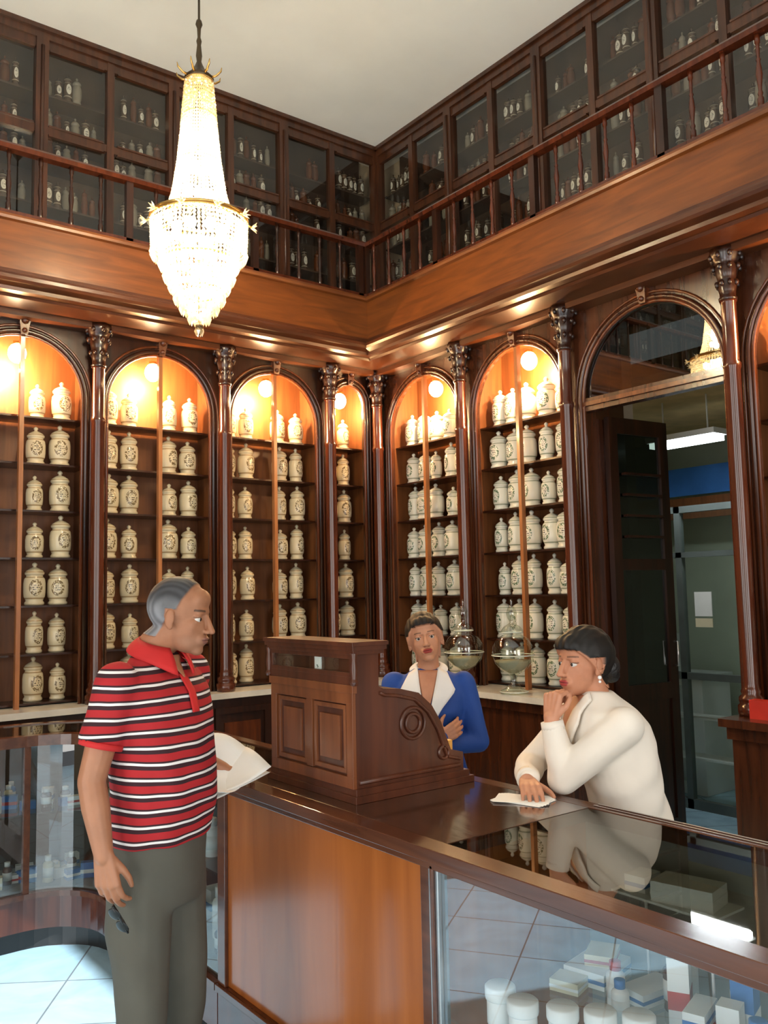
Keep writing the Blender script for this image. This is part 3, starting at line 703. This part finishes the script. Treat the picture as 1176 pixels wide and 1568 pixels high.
def make_head(parent,M,scale,neck_pts,neck_r,skin,hairc,lipc,hz,hx,thick,voxel=.0026,browc=(.03,.02,.015),female=True,frontz=None,grey=None):
    Ml=M@Matrix.Scale(scale,4)
    inv=Ml.inverted()
    P=[ell((-.014,0,.028),(.096,.076,.088)),ell((.022,0,-.028),(.066,.061,.082)),ell((.034,0,-.074),(.049,.044 if female else .052,.038)),
       ell((.066,0,-.098),(.022,.024,.018)),ell((.046,.035,-.026),(.026,.024,.032)),ell((.046,-.035,-.026),(.026,.024,.032)),
       ell((.068,0,.022),(.018,.046,.013)),ell((.055,0,.055),(.03,.05,.035)),
       capsule((.084,0,.006),(.103,0,-.032),.0075,.0105),ell((.106,0,-.036),(.0115,.0105,.009)),ell((.095,.0115,-.038),(.011,.008,.008)),ell((.095,-.0115,-.038),(.011,.008,.008)),
       ell((.076,0,-.064),(.019,.032,.022)),ell((.092,0,-.0585),(.0075,.021,.0048)),ell((.090,0,-.0690),(.0075,.018,.0056)),
       ell((-.004,.077,-.008),(.016,.007,.029)),ell((-.004,-.077,-.008),(.016,.007,.029)),ell((.0,.074,-.03),(.010,.007,.012)),ell((.0,-.074,-.03),(.010,.007,.012)),
       ell((.066,.031,.0065),(.0148,.0165,.0085)),ell((.066,-.031,.0065),(.0148,.0165,.0085)),ell((.064,.031,-.0085),(.013,.016,.006)),ell((.064,-.031,-.0085),(.013,.016,.006))]
    npz=[inv@Vector(q) for q in neck_pts]
    P+=chain([(-.022,0,-.055)]+[tuple(q) for q in npz],[.054]+[r/scale for r in neck_r])
    def soft(co):
        x,y,z=co[:,0],co[:,1],co[:,2]
        eye=np.exp(-(((np.abs(y)-.031)/.022)**4+((z-.002)/.019)**4))*(x>.03)
        nose=np.exp(-((y/.021)**4+((z+.020)/.034)**4))*(x>.05)
        lip=np.exp(-((y/.030)**4+((z+.064)/.014)**4))*(x>.05)
        ear=((np.abs(y)>.066)&(z<.03)&(z>-.05)&(x>-.03)&(x<.03)).astype(float)
        return 1-np.clip(eye+nose+lip+ear,0,1)
    def mask(co):
        x,y,z=co[:,0],co[:,1],co[:,2]
        h=sstep(np.interp(z,hz,hx)-x,-.002,.006)
        h*=1-((np.abs(y)>.0715)&(z<.022)&(z>-.05)&(x>-.024)).astype(float)
        return h
    def deform(co):
        co=co.copy(); x,y,z=co[:,0],co[:,1],co[:,2]
        for sy in (1,-1):
            g=np.exp(-(((y-sy*.031)/.016)**2+((z-.0)/.010)**2))*(x>.045)
            inner=np.exp(-(((y-sy*.016)/.007)**2+((z-.004)/.010)**2))*(x>.05)
            co[:,0]-=g*.003+inner*.005
        co[:,0]-=np.exp(-((z+.0638)/.0018)**2-(y/.022)**2)*.003*(x>.07)
        h=mask(co); c=np.array([-.014,0,.02]); d=co-c; d/=np.linalg.norm(d,axis=1)[:,None]
        tex=1+.12*np.sin(co[:,1]*260)*np.sin(co[:,0]*90+co[:,2]*60)
        co+=d*(h*thick*tex)[:,None]
        return co
    def color(co):
        x,y,z=co[:,0],co[:,1],co[:,2]
        c=np.tile(np.array(skin),(len(co),1)).astype(float)
        def blend(m,col):
            nonlocal c; m=np.clip(m,0,1)[:,None]; c=c*(1-m)+np.array(col)*m
        blend(np.exp(-(((np.abs(y)-.042)/.020)**2+((z+.03)/.022)**2))*.10*(x>.02),(skin[0],skin[1]*.72,skin[2]*.72))
        lm=sstep(.026-np.abs(y)-.9*np.abs(z+.0635)*.8,0,.005)*(x>.068)*sstep(z,-.0765,-.0735)*(1-sstep(z,-.0555,-.0525))
        blend(lm,lipc)
        blend(np.exp(-((z+.0638)/.0014)**2)*(np.abs(y)<.022)*(x>.066)*.8,(.10,.03,.025))
        bz=.0235+.10*(.032-np.abs(np.abs(y)-.036))*.5
        blend(np.exp(-((z-bz)/(.0026 if female else .0036))**4)*((np.abs(y)>.015)&(np.abs(y)<.048))*(x>.04)*(.8 if female else .85),browc)
        blend(np.exp(-((z-.0042)/.0018)**2)*((np.abs(y)>.018)&(np.abs(y)<.046))*(x>.05)*(.9 if female else .6),(.02,.01,.01))
        blend(np.exp(-(((np.abs(y)-.0105)/.0035)**2+((z+.0455)/.003)**2))*(x>.085)*.7,(.10,.03,.02))
        if not female: blend(sstep(-z,.045,.07)*(x>-.0)*(x<.12)*.14*(z>-.13),(.15,.12,.1))
        hh=mask(co); hc=np.array(hairc)
        var=.75+.5*(np.sin(co[:,1]*430+co[:,2]*50)*.5+.5)
        col=hc[None,:]*var[:,None]
        if grey is not None:
            g=sstep(grey[0]-z,-.03,.03)[:,None]*grey[1]; col=col*(1-g)+np.array((.22,.22,.23))*g*var[:,None]
        c=c*(1-hh[:,None])+col*hh[:,None]
        return c
    blob('head',P,voxel,2,[M_SKINVC],parent,deform,color,Ml,soft)
    b=MB()
    for sy in (1,-1):
        b.sphere((.0655,sy*.031,-.001),.0128,14,0); b.sphere((.0733,sy*.0312,-.0012),.0068,12,1)
    b.obj('eyes',[M_EYEW,M_IRIS],parent,0,Ml)
    return Ml
def skinmat(name,c): return plain(name,c,.5,var=.08,nscale=25,bump=.05)
def frame(w,d,back):
    x=Vector(d).normalized(); z=Vector(back); z=(z-x*z.dot(x)).normalized(); y=z.cross(x)
    return Matrix(((x.x,y.x,z.x,w[0]),(x.y,y.y,z.y,w[1]),(x.z,y.z,z.z,w[2]),(0,0,0,1)))
def hand(wr,d,back,side,curl,scale=1.0,thumb=(.55,.75,-.25),thumb2=(.9,.3,-.3),spread=.05):
    M=frame(wr,d,back); out=[]
    tr=lambda p:tuple(M@Vector((p[0]*scale,p[1]*scale*side,p[2]*scale)))
    ys=[.030,.0105,-.0095,-.0285]; bx=[.083,.087,.083,.076]; ln=[(.038,.024,.019),(.042,.027,.020),(.038,.025,.019),(.030,.019,.017)]
    for i in range(4):
        out.append(capsule(tr((.0,ys[i]*.55,0)),tr((bx[i],ys[i],0)),.0155*scale,.0115*scale,10))
        if i<3: out.append(capsule(tr((.01,(ys[i]+ys[i+1])*.3,-.002)),tr((bx[i]-.008,(ys[i]+ys[i+1])/2,-.002)),.015*scale,.011*scale,10))
        p=np.array((bx[i],ys[i],0.)); ang=0; r=[.0098,.0088,.0080,.0068]
        cu=curl[i] if isinstance(curl[i],(list,tuple)) else (curl[i],curl[i],curl[i]*.7)
        for j in range(3):
            ang+=math.radians(cu[j]); sp=spread*(1.5-i)
            q=p+ln[i][j]*np.array((math.cos(ang)*math.cos(sp),math.cos(ang)*math.sin(sp),-math.sin(ang)))
            f_=.9 if i==3 else 1
            out.append(capsule(tr(p),tr(q),r[j]*scale*f_,r[j+1]*scale*f_,10)); p=q
    p=np.array((.018,.022,-.006)); 
    t1=np.array(thumb);t1/=np.linalg.norm(t1);t2=np.array(thumb2);t2/=np.linalg.norm(t2)
    q=p+t1*.042; out.append(capsule(tr(p),tr(q),.015*scale,.0115*scale,10))
    q2=q+(t1*.5+t2*.5)/np.linalg.norm(t1*.5+t2*.5)*.030; out.append(capsule(tr(q),tr(q2),.0112*scale,.0100*scale,10))
    q3=q2+t2*.024; out.append(capsule(tr(q2),tr(q3),.0098*scale,.0075*scale,10))
    return out
def patch(name,sec,inner,outer,off,mat,parent,n=10,m=5,thick=.003,pw=2.3):
    def rs(pl):
        pl=np.array(pl,float); L=np.r_[0,np.cumsum(np.linalg.norm(np.diff(pl,axis=0),axis=1))]; t=np.linspace(0,L[-1],n)
        return np.c_[np.interp(t,L,pl[:,0]),np.interp(t,L,pl[:,1])]
    A,B=rs(inner),rs(outer); vs=[];fs=[]
    for i in range(n):
        for j in range(m):
            y,z=A[i]+(B[i]-A[i])*j/(m-1); cx,cy,a,bb=interp(sec,z)
            q=min(.995,abs(y-cy)/bb); x=cx+a*(1-q**pw)**(1/pw)+off
            vs.append((x,y,z))
    for i in range(n-1):
        for j in range(m-1): fs.append((i*m+j,i*m+j+1,(i+1)*m+j+1,(i+1)*m+j))
    me=bpy.data.meshes.new(name); me.from_pydata(vs,[],fs); me.materials.append(mat); me.polygons.foreach_set('use_smooth',[True]*len(fs))
    o=bpy.data.objects.new(name,me); COL.objects.link(o); o.parent=parent
    s_=o.modifiers.new('s','SOLIDIFY'); s_.thickness=thick; s_.offset=0
    return o
def collar(name,parent,mat,c,top,bot,zt,zb,a0=22,thick=.006,n=34,m=5):
    vs=[];fs=[]
    for i in range(n):
        a=math.radians(a0+(360-2*a0)*i/(n-1)); cs,sn=math.cos(a),math.sin(a)
        f=max(0,cs)
        for j in range(m):
            t=j/(m-1); ra=top[0]+(bot[0]-top[0])*t; rb=top[1]+(bot[1]-top[1])*t
            z=zt+(zb-zt)*t-.030*cs*(.6+.4*t)-.030*f**3*t
            bulge=.006*math.sin(pi*t)
            vs.append((c[0]+(ra+bulge+.012*f*t)*cs,c[1]+(rb+bulge)*sn,z))
    for i in range(n-1):
        for j in range(m-1): fs.append((i*m+j,i*m+j+1,(i+1)*m+j+1,(i+1)*m+j))
    me=bpy.data.meshes.new(name); me.from_pydata(vs,[],fs); me.materials.append(mat); me.polygons.foreach_set('use_smooth',[True]*len(fs))
    o=bpy.data.objects.new(name,me); COL.objects.link(o); o.parent=parent
    s_=o.modifiers.new('s','SOLIDIFY'); s_.thickness=thick; s_.offset=0
def fig_matrix(x,y,ang): return Matrix.Translation((x,y,0))@Matrix.Rotation(math.radians(ang),4,'Z')
def HM(c,yaw,pitch,roll): return Matrix.Translation(c)@Matrix.Rotation(math.radians(yaw),4,'Z')@Matrix.Rotation(math.radians(pitch),4,'Y')@Matrix.Rotation(math.radians(roll),4,'X')
def shoes(parent,pos,mat,L=.27,heel=0):
    P=[]
    for (x,y) in pos:
        P+=[ell((x+.03,y,.045+heel*.3),(L*.36,.042,.045)),ell((x+.11,y,.032),(L*.3,.044,.03)),ell((x-.03,y,.05+heel),(.045,.036,.05)),capsule((x-.03,y,.02),(x+.14,y,.018),.02,.018)]
    blob('shoes',P,.008,3,[mat],parent)
def folds(amp,axis=2,k=1.0,seed=0):
    rs=np.random.RandomState(seed); ws=[(rs.uniform(18,45,3)*np.array((1,1,.7))*k,rs.uniform(0,6),rs.uniform(.4,1)) for _ in range(7)]
    def f(co):
        c=co.copy(); cen=co.mean(0); d=co-cen; d[:,2]*=.2; d/=np.linalg.norm(d,axis=1)[:,None]+1e-6
        s_=np.zeros(len(co))
        for w_,p,a in ws: s_+=a*np.sin(co@w_+p+1.5*np.sin(co[:,2]*14+p))
        c+=d*(amp*s_/3)[:,None]; return c
    return f

# ---------------------------------------------------------------- MAN
def polo():
    m,nt,out=nm('striped_polo')
    b=N(nt,'ShaderNodeBsdfPrincipled'); b.inputs['Roughness'].default_value=.85
    tc=N(nt,'ShaderNodeTexCoord'); sx=N(nt,'ShaderNodeSeparateXYZ')
    no=N(nt,'ShaderNodeTexNoise'); no.inputs['Scale'].default_value=5; nt.links.new(tc.outputs['Object'],no.inputs[0])
    nt.links.new(tc.outputs['Object'],sx.inputs[0])
    ad=N(nt,'ShaderNodeMath',operation='MULTIPLY_ADD'); nt.links.new(no.outputs['Fac'],ad.inputs[0]); ad.inputs[1].default_value=.018; nt.links.new(sx.outputs[2],ad.inputs[2])
    P_=.043
    md=N(nt,'ShaderNodeMath',operation='FLOORED_MODULO'); nt.links.new(ad.outputs[0],md.inputs[0]); md.inputs[1].default_value=P_
    dv=N(nt,'ShaderNodeMath',operation='DIVIDE'); nt.links.new(md.outputs[0],dv.inputs[0]); dv.inputs[1].default_value=P_
    r=N(nt,'ShaderNodeValToRGB'); cr=r.color_ramp; cr.interpolation='CONSTANT'
    RD=(.38,.010,.014,1); DK=(.030,.005,.009,1)
    cr.elements[0].position=0; cr.elements[0].color=RD; cr.elements[1].position=.38; cr.elements[1].color=DK
    for p,c in ((.64,(.75,.71,.69,1)),(.80,DK),(.92,RD)):
        e=cr.elements.new(p); e.color=c
    nt.links.new(dv.outputs[0],r.inputs[0]); nt.links.new(r.outputs[0],b.inputs['Base Color'])
    n2=N(nt,'ShaderNodeTexNoise'); n2.inputs['Scale'].default_value=9; n2.inputs['Detail'].default_value=2; nt.links.new(tc.outputs['Object'],n2.inputs[0])
    bp=N(nt,'ShaderNodeBump'); bp.inputs['Strength'].default_value=.35; bp.inputs['Distance'].default_value=.03; nt.links.new(n2.outputs[0],bp.inputs['Height']); nt.links.new(bp.outputs[0],b.inputs['Normal'])
    nt.links.new(b.outputs[0],out.inputs[0]); return m
MSK=(.36,.155,.08)
M_SK1=skinmat('skin_tan',MSK)
man=empty('customer_man',mat=fig_matrix(1.065,2.52,-60.5))
M_PANTS=plain('trousers_grey',(.085,.08,.063),.85,var=.1,bump=.4,bscale=7)
M_REDC=plain('red_collar',(.50,.015,.015),.8)
secM=[(.01,0,.945,.128,.168),(.015,0,1.0,.133,.168),(.025,0,1.1,.140,.167),(.02,0,1.2,.135,.170),(.008,0,1.3,.125,.182),(0,0,1.37,.115,.185),(-.01,0,1.42,.09,.165),(-.01,0,1.455,.065,.11),(-.005,0,1.485,.055,.065)]
RS=(-.01,-.172,1.405); RE=(-.05,-.228,1.145); RW=(.01,-.245,.955)
LS=(-.01,.175,1.405); LE=(-.15,.225,1.165); LW=(-.01,.36,1.065)
def lerp(a,b_,t): return tuple(a[i]+(b_[i]-a[i])*t for i in range(3))
P=[loft(secM)]
for s_,e in ((RS,RE),(LS,LE)):
    P+= [ell(s_,(.064,.060,.066)),flat_tube(s_,lerp(s_,e,.62),.066,.062)]
blob('polo_shirt',P,.007,5,[polo()],man,folds(.006,seed=1))
for i,(s_,e) in enumerate(((RS,RE),(LS,LE))):
    b=MB(); b.tube([lerp(s_,e,.60),lerp(s_,e,.66)],[.0625,.061],24); b.obj('sleeve_cuff',[M_REDC],man)
collar('shirt_collar',man,M_REDC,(.004,0,0),(.058,.060),(.092,.098),1.512,1.468)
patch('shirt_placket',secM,[(-.016,1.42),(-.016,1.31)],[(.016,1.42),(.016,1.31)],.007,M_REDC,man)
patch('neck_skin',secM,[(-.03,1.475),(-.004,1.41)],[(.03,1.475),(.004,1.41)],.008,M_SK1,man,thick=.002)
P=chain([lerp(RS,RE,.4),RE,lerp(RE,RW,.35),RW],[.046,.038,.039,.026])+hand(RW,(.16,.03,-1),(.2,-1,0),1,[(22,30,20),(18,28,18),(20,30,20),(25,32,22)],.95,(.75,.45,-.35),(.9,.0,-.35))
blob('right_arm',P,.0032,3,[M_SK1],man)
P=chain([lerp(LS,LE,.4),LE,lerp(LE,LW,.35),LW],[.046,.038,.039,.026])+hand(LW,(.08,.98,.02),(.1,0,1),-1,[(28,34,20),(28,36,20),(30,36,20),(32,38,20)],1.0,(.7,.55,-.2),(.95,-.1,-.25))
blob('left_arm',P,.0032,3,[M_SK1],man)
P=[loft([(0,0,.76,.11,.155),(0,0,.84,.12,.163),(0,0,.90,.122,.163),(.005,0,.97,.12,.160)])]
for sy in (1,-1): P+=chain([(0,sy*.080,.84),(.0,sy*.085,.72),(.02,sy*.095,.48),(.0,sy*.10,.30),(-.02,sy*.105,.07)],[.097,.094,.073,.066,.058])
blob('trousers',P,.009,4,[M_PANTS],man,folds(.006,seed=2))
shoes(man,[(-.02,.105),(-.02,-.105)],M_BLACK,.28)
Mh=HM((.075,.01,1.592),14,9,0)
make_head(man,Mh,.97,[(-.012,0,1.50),(-.02,0,1.44)],[.055,.062],MSK,(.05,.05,.055),(.27,.10,.07),[-.2,-.085,-.07,-.03,0,.02,.05,.08,.12],[-1,-1,-.05,-.03,-.006,.012,.022,.035,.045],.004,female=False,grey=(.035,.85))
b=MB()
for sy in (1,-1): 
    b.sphere((.022*sy,0,0),.021,14,0,(1,.16,.85))
b.tube([(-.045,0,.006),(0,0,.010),(.045,0,.006)],.003,6,0); 
for sy in (1,-1): b.tube([(.045*sy,0,.006),(.043*sy,.012,.0),(-.02*sy,.016,-.004)],.0025,6,0)
b.obj('sunglasses',[M_BLACK],man,0,Matrix.Translation((.065,-.250,.795))@Matrix.Rotation(math.radians(78),4,'Y')@Matrix.Rotation(.5,4,'Z'))
def sheet(name,c,lv,wv,bend,parent=None):
    lv=Vector(lv);wv=Vector(wv);c=Vector(c); nn=lv.cross(wv).normalized(); 
    if nn.z<0: nn=-nn
    vs=[];fs=[];n=11
    for i in range(n):
        for j in range(n):
            u=i/(n-1)-.5;v=j/(n-1)-.5; vs.append(tuple(c+lv*u+wv*v+nn*(bend*(u*u*4)*(1+v)+bend*.5*math.sin(v*3+u*2))))
    for i in range(n-1):
        for j in range(n-1): fs.append((i*n+j,i*n+j+1,(i+1)*n+j+1,(i+1)*n+j))
    return vs,fs
b=MB()
for k,(rot,dz,bd) in enumerate(((-.10,-.008,.008),(.16,.0,.018),(-.24,.008,.034),(.38,.018,.055))):
    R_=Matrix.Rotation(rot,3,'Z'); lv=R_@Vector((.29,.10,.045)); wv=R_@Vector((-.055,.145,.0))
    vs,fs=sheet('p',(1.335,2.66,1.035+dz),lv,wv,bd); b.add(vs,fs,0,True)
o=b.obj('loose_papers',[M_PAPER]); sl=o.modifiers.new('s','SOLIDIFY'); sl.thickness=.0008

# ---------------------------------------------------------------- WOMAN (blue)
WSK=(.58,.28,.165)
M_SK2=skinmat('skin_light',(.50,.225,.13))
M_BLUE=plain('royal_blue_cloth',(.010,.060,.30),.75,var=.1,bump=.4,bscale=9)
M_BLOUSE=plain('white_blouse',(.80,.80,.80),.7,var=.03,bump=.3,bscale=12)
M_NAVY=plain('navy_skirt',(.015,.02,.05),.8)
wb=empty('pharmacist_woman',mat=fig_matrix(2.545,3.01,-134))
secB=[(0,0,.74,.115,.17),(0,0,.84,.118,.17),(0,0,.94,.10,.142),(.005,0,1.04,.105,.145),(.02,0,1.12,.128,.155),(.012,0,1.19,.112,.162),(0,0,1.24,.092,.158),(-.008,0,1.275,.07,.12),(-.008,0,1.305,.052,.062)]
P=[loft(secB)]
bS=[(0,-.155,1.235),(0,.155,1.235)]; bE=[(.03,-.215,.995),(.02,.215,.985)]; bW=[(.190,.055,1.025),(.160,-.05,.98)]
for s_,e,w_ in zip(bS,bE,bW): P+=[ell(s_,(.056,.055,.058))]+chain([s_,e,w_],[.055,.048,.036])
blob('blue_jacket',P,.007,4,[M_BLUE],wb,folds(.005,seed=3))
P=hand(bW[0],(-.45,.8,.42),(1,.5,.2),1,[(20,25,15)]*4,.9)+hand(bW[1],(-.2,-.95,.05),(1,-.1,.1),-1,[(20,25,15)]*4,.9)
P=chain([lerp(bE[0],bW[0],.8),bW[0]],[.024,.024])+chain([lerp(bE[1],bW[1],.8),bW[1]],[.024,.024])+P
blob('hands',P,.0034,3,[M_SK2],wb)
patch('neck_skin',secB,[(-.05,1.30),(-.03,1.22),(-.002,1.12)],[(.05,1.30),(.03,1.22),(.002,1.12)],.007,M_SK2,wb,thick=.002,n=14,m=9)
for sy in (1,-1): patch('white_lapel',secB,[(sy*.046,1.312),(sy*.036,1.25),(sy*.020,1.17),(sy*.003,1.07)],[(sy*.085,1.287),(sy*.122,1.215),(sy*.060,1.14),(sy*.008,1.05)],.014,M_BLOUSE,wb,n=16,m=7,thick=.005)
collar('blouse_collar',wb,M_BLOUSE,(-.006,0,0),(.050,.052),(.074,.086),1.318,1.298,48,.004)
P=[loft([(0,0,.50,.13,.19),(0,0,.70,.125,.185),(0,0,.86,.117,.17)])]; blob('skirt',P,.01,3,[M_NAVY],wb)
P=[]
for sy in (1,-1): P+=chain([(0,sy*.08,.6),(.01,sy*.08,.44),(-.015,sy*.08,.28),(-.01,sy*.08,.07)],[.07,.052,.052,.032])
blob('legs',P,.007,3,[M_SK2],wb); shoes(wb,[(-.01,.08),(-.01,-.08)],M_BLACK,.23)
Mh=HM((.035,-.01,1.438),4,-7,10)
make_head(wb,Mh,.93,[(-.006,0,1.33),(-.008,0,1.27)],[.047,.055],WSK,(.009,.0045,.003),(.38,.05,.04),[-.2,-.1,-.085,-.03,0,.02,.04,.054,.064,.12],[-1,-1,-.03,.002,.026,.044,.060,.075,.2,.2],.018)
blob('hair_bun',[ell((-.105,0,-.03),(.045,.065,.055))],.005,2,[plain('brown_hair',(.009,.0045,.003),.6,var=.3,nscale=40,bump=.5,bscale=90)],wb,None,None,Mh@Matrix.Scale(.93,4))

# ---------------------------------------------------------------- WOMAN (white)
ww=empty('pharmacist_woman.001',mat=fig_matrix(2.46,1.80,155))
M_SWEAT=plain('white_sweater',(.76,.70,.62),.85,var=.04,bump=.45,bscale=8)
secW=[(.07,0,.78,.115,.155),(.07,0,.88,.113,.150),(.085,-.0,.98,.112,.142),(.108,-.005,1.07,.126,.150),(.128,-.015,1.15,.140,.160),(.14,-.022,1.205,.130,.166),(.152,-.027,1.25,.10,.158),(.158,-.03,1.285,.068,.10),(.160,-.03,1.31,.052,.058)]
wS=[(.150,.135,1.215),(.150,-.182,1.215)]; wE=[(.318,.035,1.05),(.34,-.19,1.05)]; wW=[(.345,.02,1.235),(.425,.0,1.04)]
P=[loft(secW)]
P+=[ell(wS[0],(.062,.062,.062))]+chain([wS[0],wE[0],lerp(wE[0],wW[0],.8)],[.063,.053,.040])
P+=[ell(wS[1],(.062,.062,.062))]+chain([wS[1],wE[1],lerp(wE[1],wW[1],.9)],[.062,.050,.038])
blob('white_sweater',P,.006,4,[M_SWEAT],ww,folds(.008,seed=4))
for i in (0,1):
    b=MB(); e,w_=wE[i],wW[i]; b.tube([lerp(e,w_,.80),lerp(e,w_,.95)],[.038,.036],20); b.obj('sweater_cuff',[M_SWEAT],ww)
P=chain([lerp(wE[0],wW[0],.75),wW[0]],[.026,.025])+hand(wW[0],(-.12,.02,1),(.9,.5,.1),-1,[(70,85,50),(74,88,50),(76,88,50),(78,88,50)],.9,(.75,.5,-.45),(.75,-.45,-.5))
blob('left_hand',P,.0032,3,[M_SK2],ww)
P=chain([lerp(wE[1],wW[1],.8),wW[1]],[.026,.025])+hand(wW[1],(.25,.95,-.05),(0,0,1),1,[(18,24,16)]*4,.9)
blob('right_hand',P,.0032,3,[M_SK2],ww)
patch('neck_skin',secW,[(-.075,1.30),(-.055,1.22),(-.03,1.15)],[(.015,1.30),(-.005,1.22),(-.026,1.15)],.007,M_SK2,ww,thick=.002,n=14,m=9)
for sy in (1,-1): patch('sweater_collar',secW,[(-.03+sy*.046,1.312),(-.03+sy*.034,1.23),(-.03+sy*.003,1.13)],[(-.03+sy*.075,1.29),(-.03+sy*.085,1.21),(-.03+sy*.03,1.12)],.014,M_SWEAT,ww,n=14,m=7,thick=.008)
P=[loft([(.05,0,.50,.13,.18),(.06,0,.70,.125,.17),(.07,0,.84,.115,.155)])]; blob('skirt',P,.01,3,[M_NAVY],ww)
P=[]
for sy in (1,-1): P+=chain([(.05,sy*.08,.6),(.05,sy*.08,.44),(.02,sy*.08,.28),(.02,sy*.08,.07)],[.07,.052,.052,.032])
blob('legs',P,.007,3,[M_SK2],ww); shoes(ww,[(.02,.08),(.02,-.08)],M_BLACK,.23)
Mh=HM((.20,-.04,1.402),16,0,0)
make_head(ww,Mh,.95,[(.165,-.03,1.30),(.155,-.03,1.24)],[.047,.055],(.50,.22,.125),(.008,.006,.005),(.38,.045,.045),[-.2,-.09,-.075,-.03,0,.03,.045,.055,.12],[-1,-1,-.045,-.01,.020,.050,.068,.2,.2],.016)
blob('hair_bun',[ell((-.10,0,-.02),(.05,.06,.055)),ell((-.07,0,.03),(.06,.07,.06)),ell((-.125,0,-.05),(.03,.04,.03))],.005,3,[plain('black_hair',(.008,.006,.006),.45,var=.3,nscale=40,bump=.5,bscale=90)],ww,None,None,Mh@Matrix.Scale(.95,4))
b=MB()
for sy in (1,-1): b.sphere((.0,sy*.083,-.046),.007,10); b.sphere((.0,sy*.083,-.06),.005,8)
b.obj('earrings',[M_WHITE],ww,0,Mh@Matrix.Scale(.95,4))

# ---------------------------------------------------------------- lights
def area(name,loc,rot,sx,sy,e,col):
    l=bpy.data.lights.new(name,'AREA'); l.energy=e; l.color=col; l.shape='RECTANGLE'; l.size=sx; l.size_y=sy
    o=bpy.data.objects.new(name,l); COL.objects.link(o); o.location=loc; o.rotation_euler=rot; return o
DAY=(1,.97,.92)
area('street_window_light',(XMIN-.15,-.6,1.75),(0,-pi/2,0),3.2,1.5,66,DAY)
area('street_window_light.001',(XMIN-.15,2.2,1.75),(0,-pi/2,0),3.2,1.5,66,DAY)
area('street_door_light',(-.6,YMIN-.15,1.75),(pi/2,0,0),1.9,3.2,88,DAY)
area('street_door_light.001',(2.3,YMIN-.15,1.75),(pi/2,0,0),1.7,3.2,74,DAY)
l=bpy.data.lights.new('sun','SUN'); l.energy=11; l.angle=.01; l.color=(.92,.97,1)
o=bpy.data.objects.new('sun',l); COL.objects.link(o); o.rotation_euler=Vector((3.7,1.5,-3.0)).to_track_quat('-Z','Y').to_euler()
w=bpy.data.worlds.new('World'); S.world=w; w.use_nodes=True
bg=w.node_tree.nodes['Background']; bg.inputs[0].default_value=(.85,.92,1,1); bg.inputs[1].default_value=.6

# ---------------------------------------------------------------- camera
F=Vector((.609,.793,0)).normalized(); R=Vector((F.y,-F.x,0)); t=math.radians(5.25); ro=math.radians(1.2)
c=F*math.cos(t)+Vector((0,0,math.sin(t))); U=-F*math.sin(t)+Vector((0,0,math.cos(t)))
R2=R*math.cos(ro)-U*math.sin(ro); U2=U*math.cos(ro)+R*math.sin(ro)
cam=bpy.data.cameras.new('camera'); co=bpy.data.objects.new('camera',cam); COL.objects.link(co)
co.matrix_world=Matrix(((R2.x,U2.x,-c.x,0),(R2.y,U2.y,-c.y,0),(R2.z,U2.z,-c.z,1.65),(0,0,0,1)))
cam.sensor_fit='VERTICAL'; cam.sensor_height=36; cam.sensor_width=27; cam.lens=30.49; cam.clip_start=.05
S.camera=co
S.view_settings.view_transform='Standard'
S.view_settings.exposure=.05
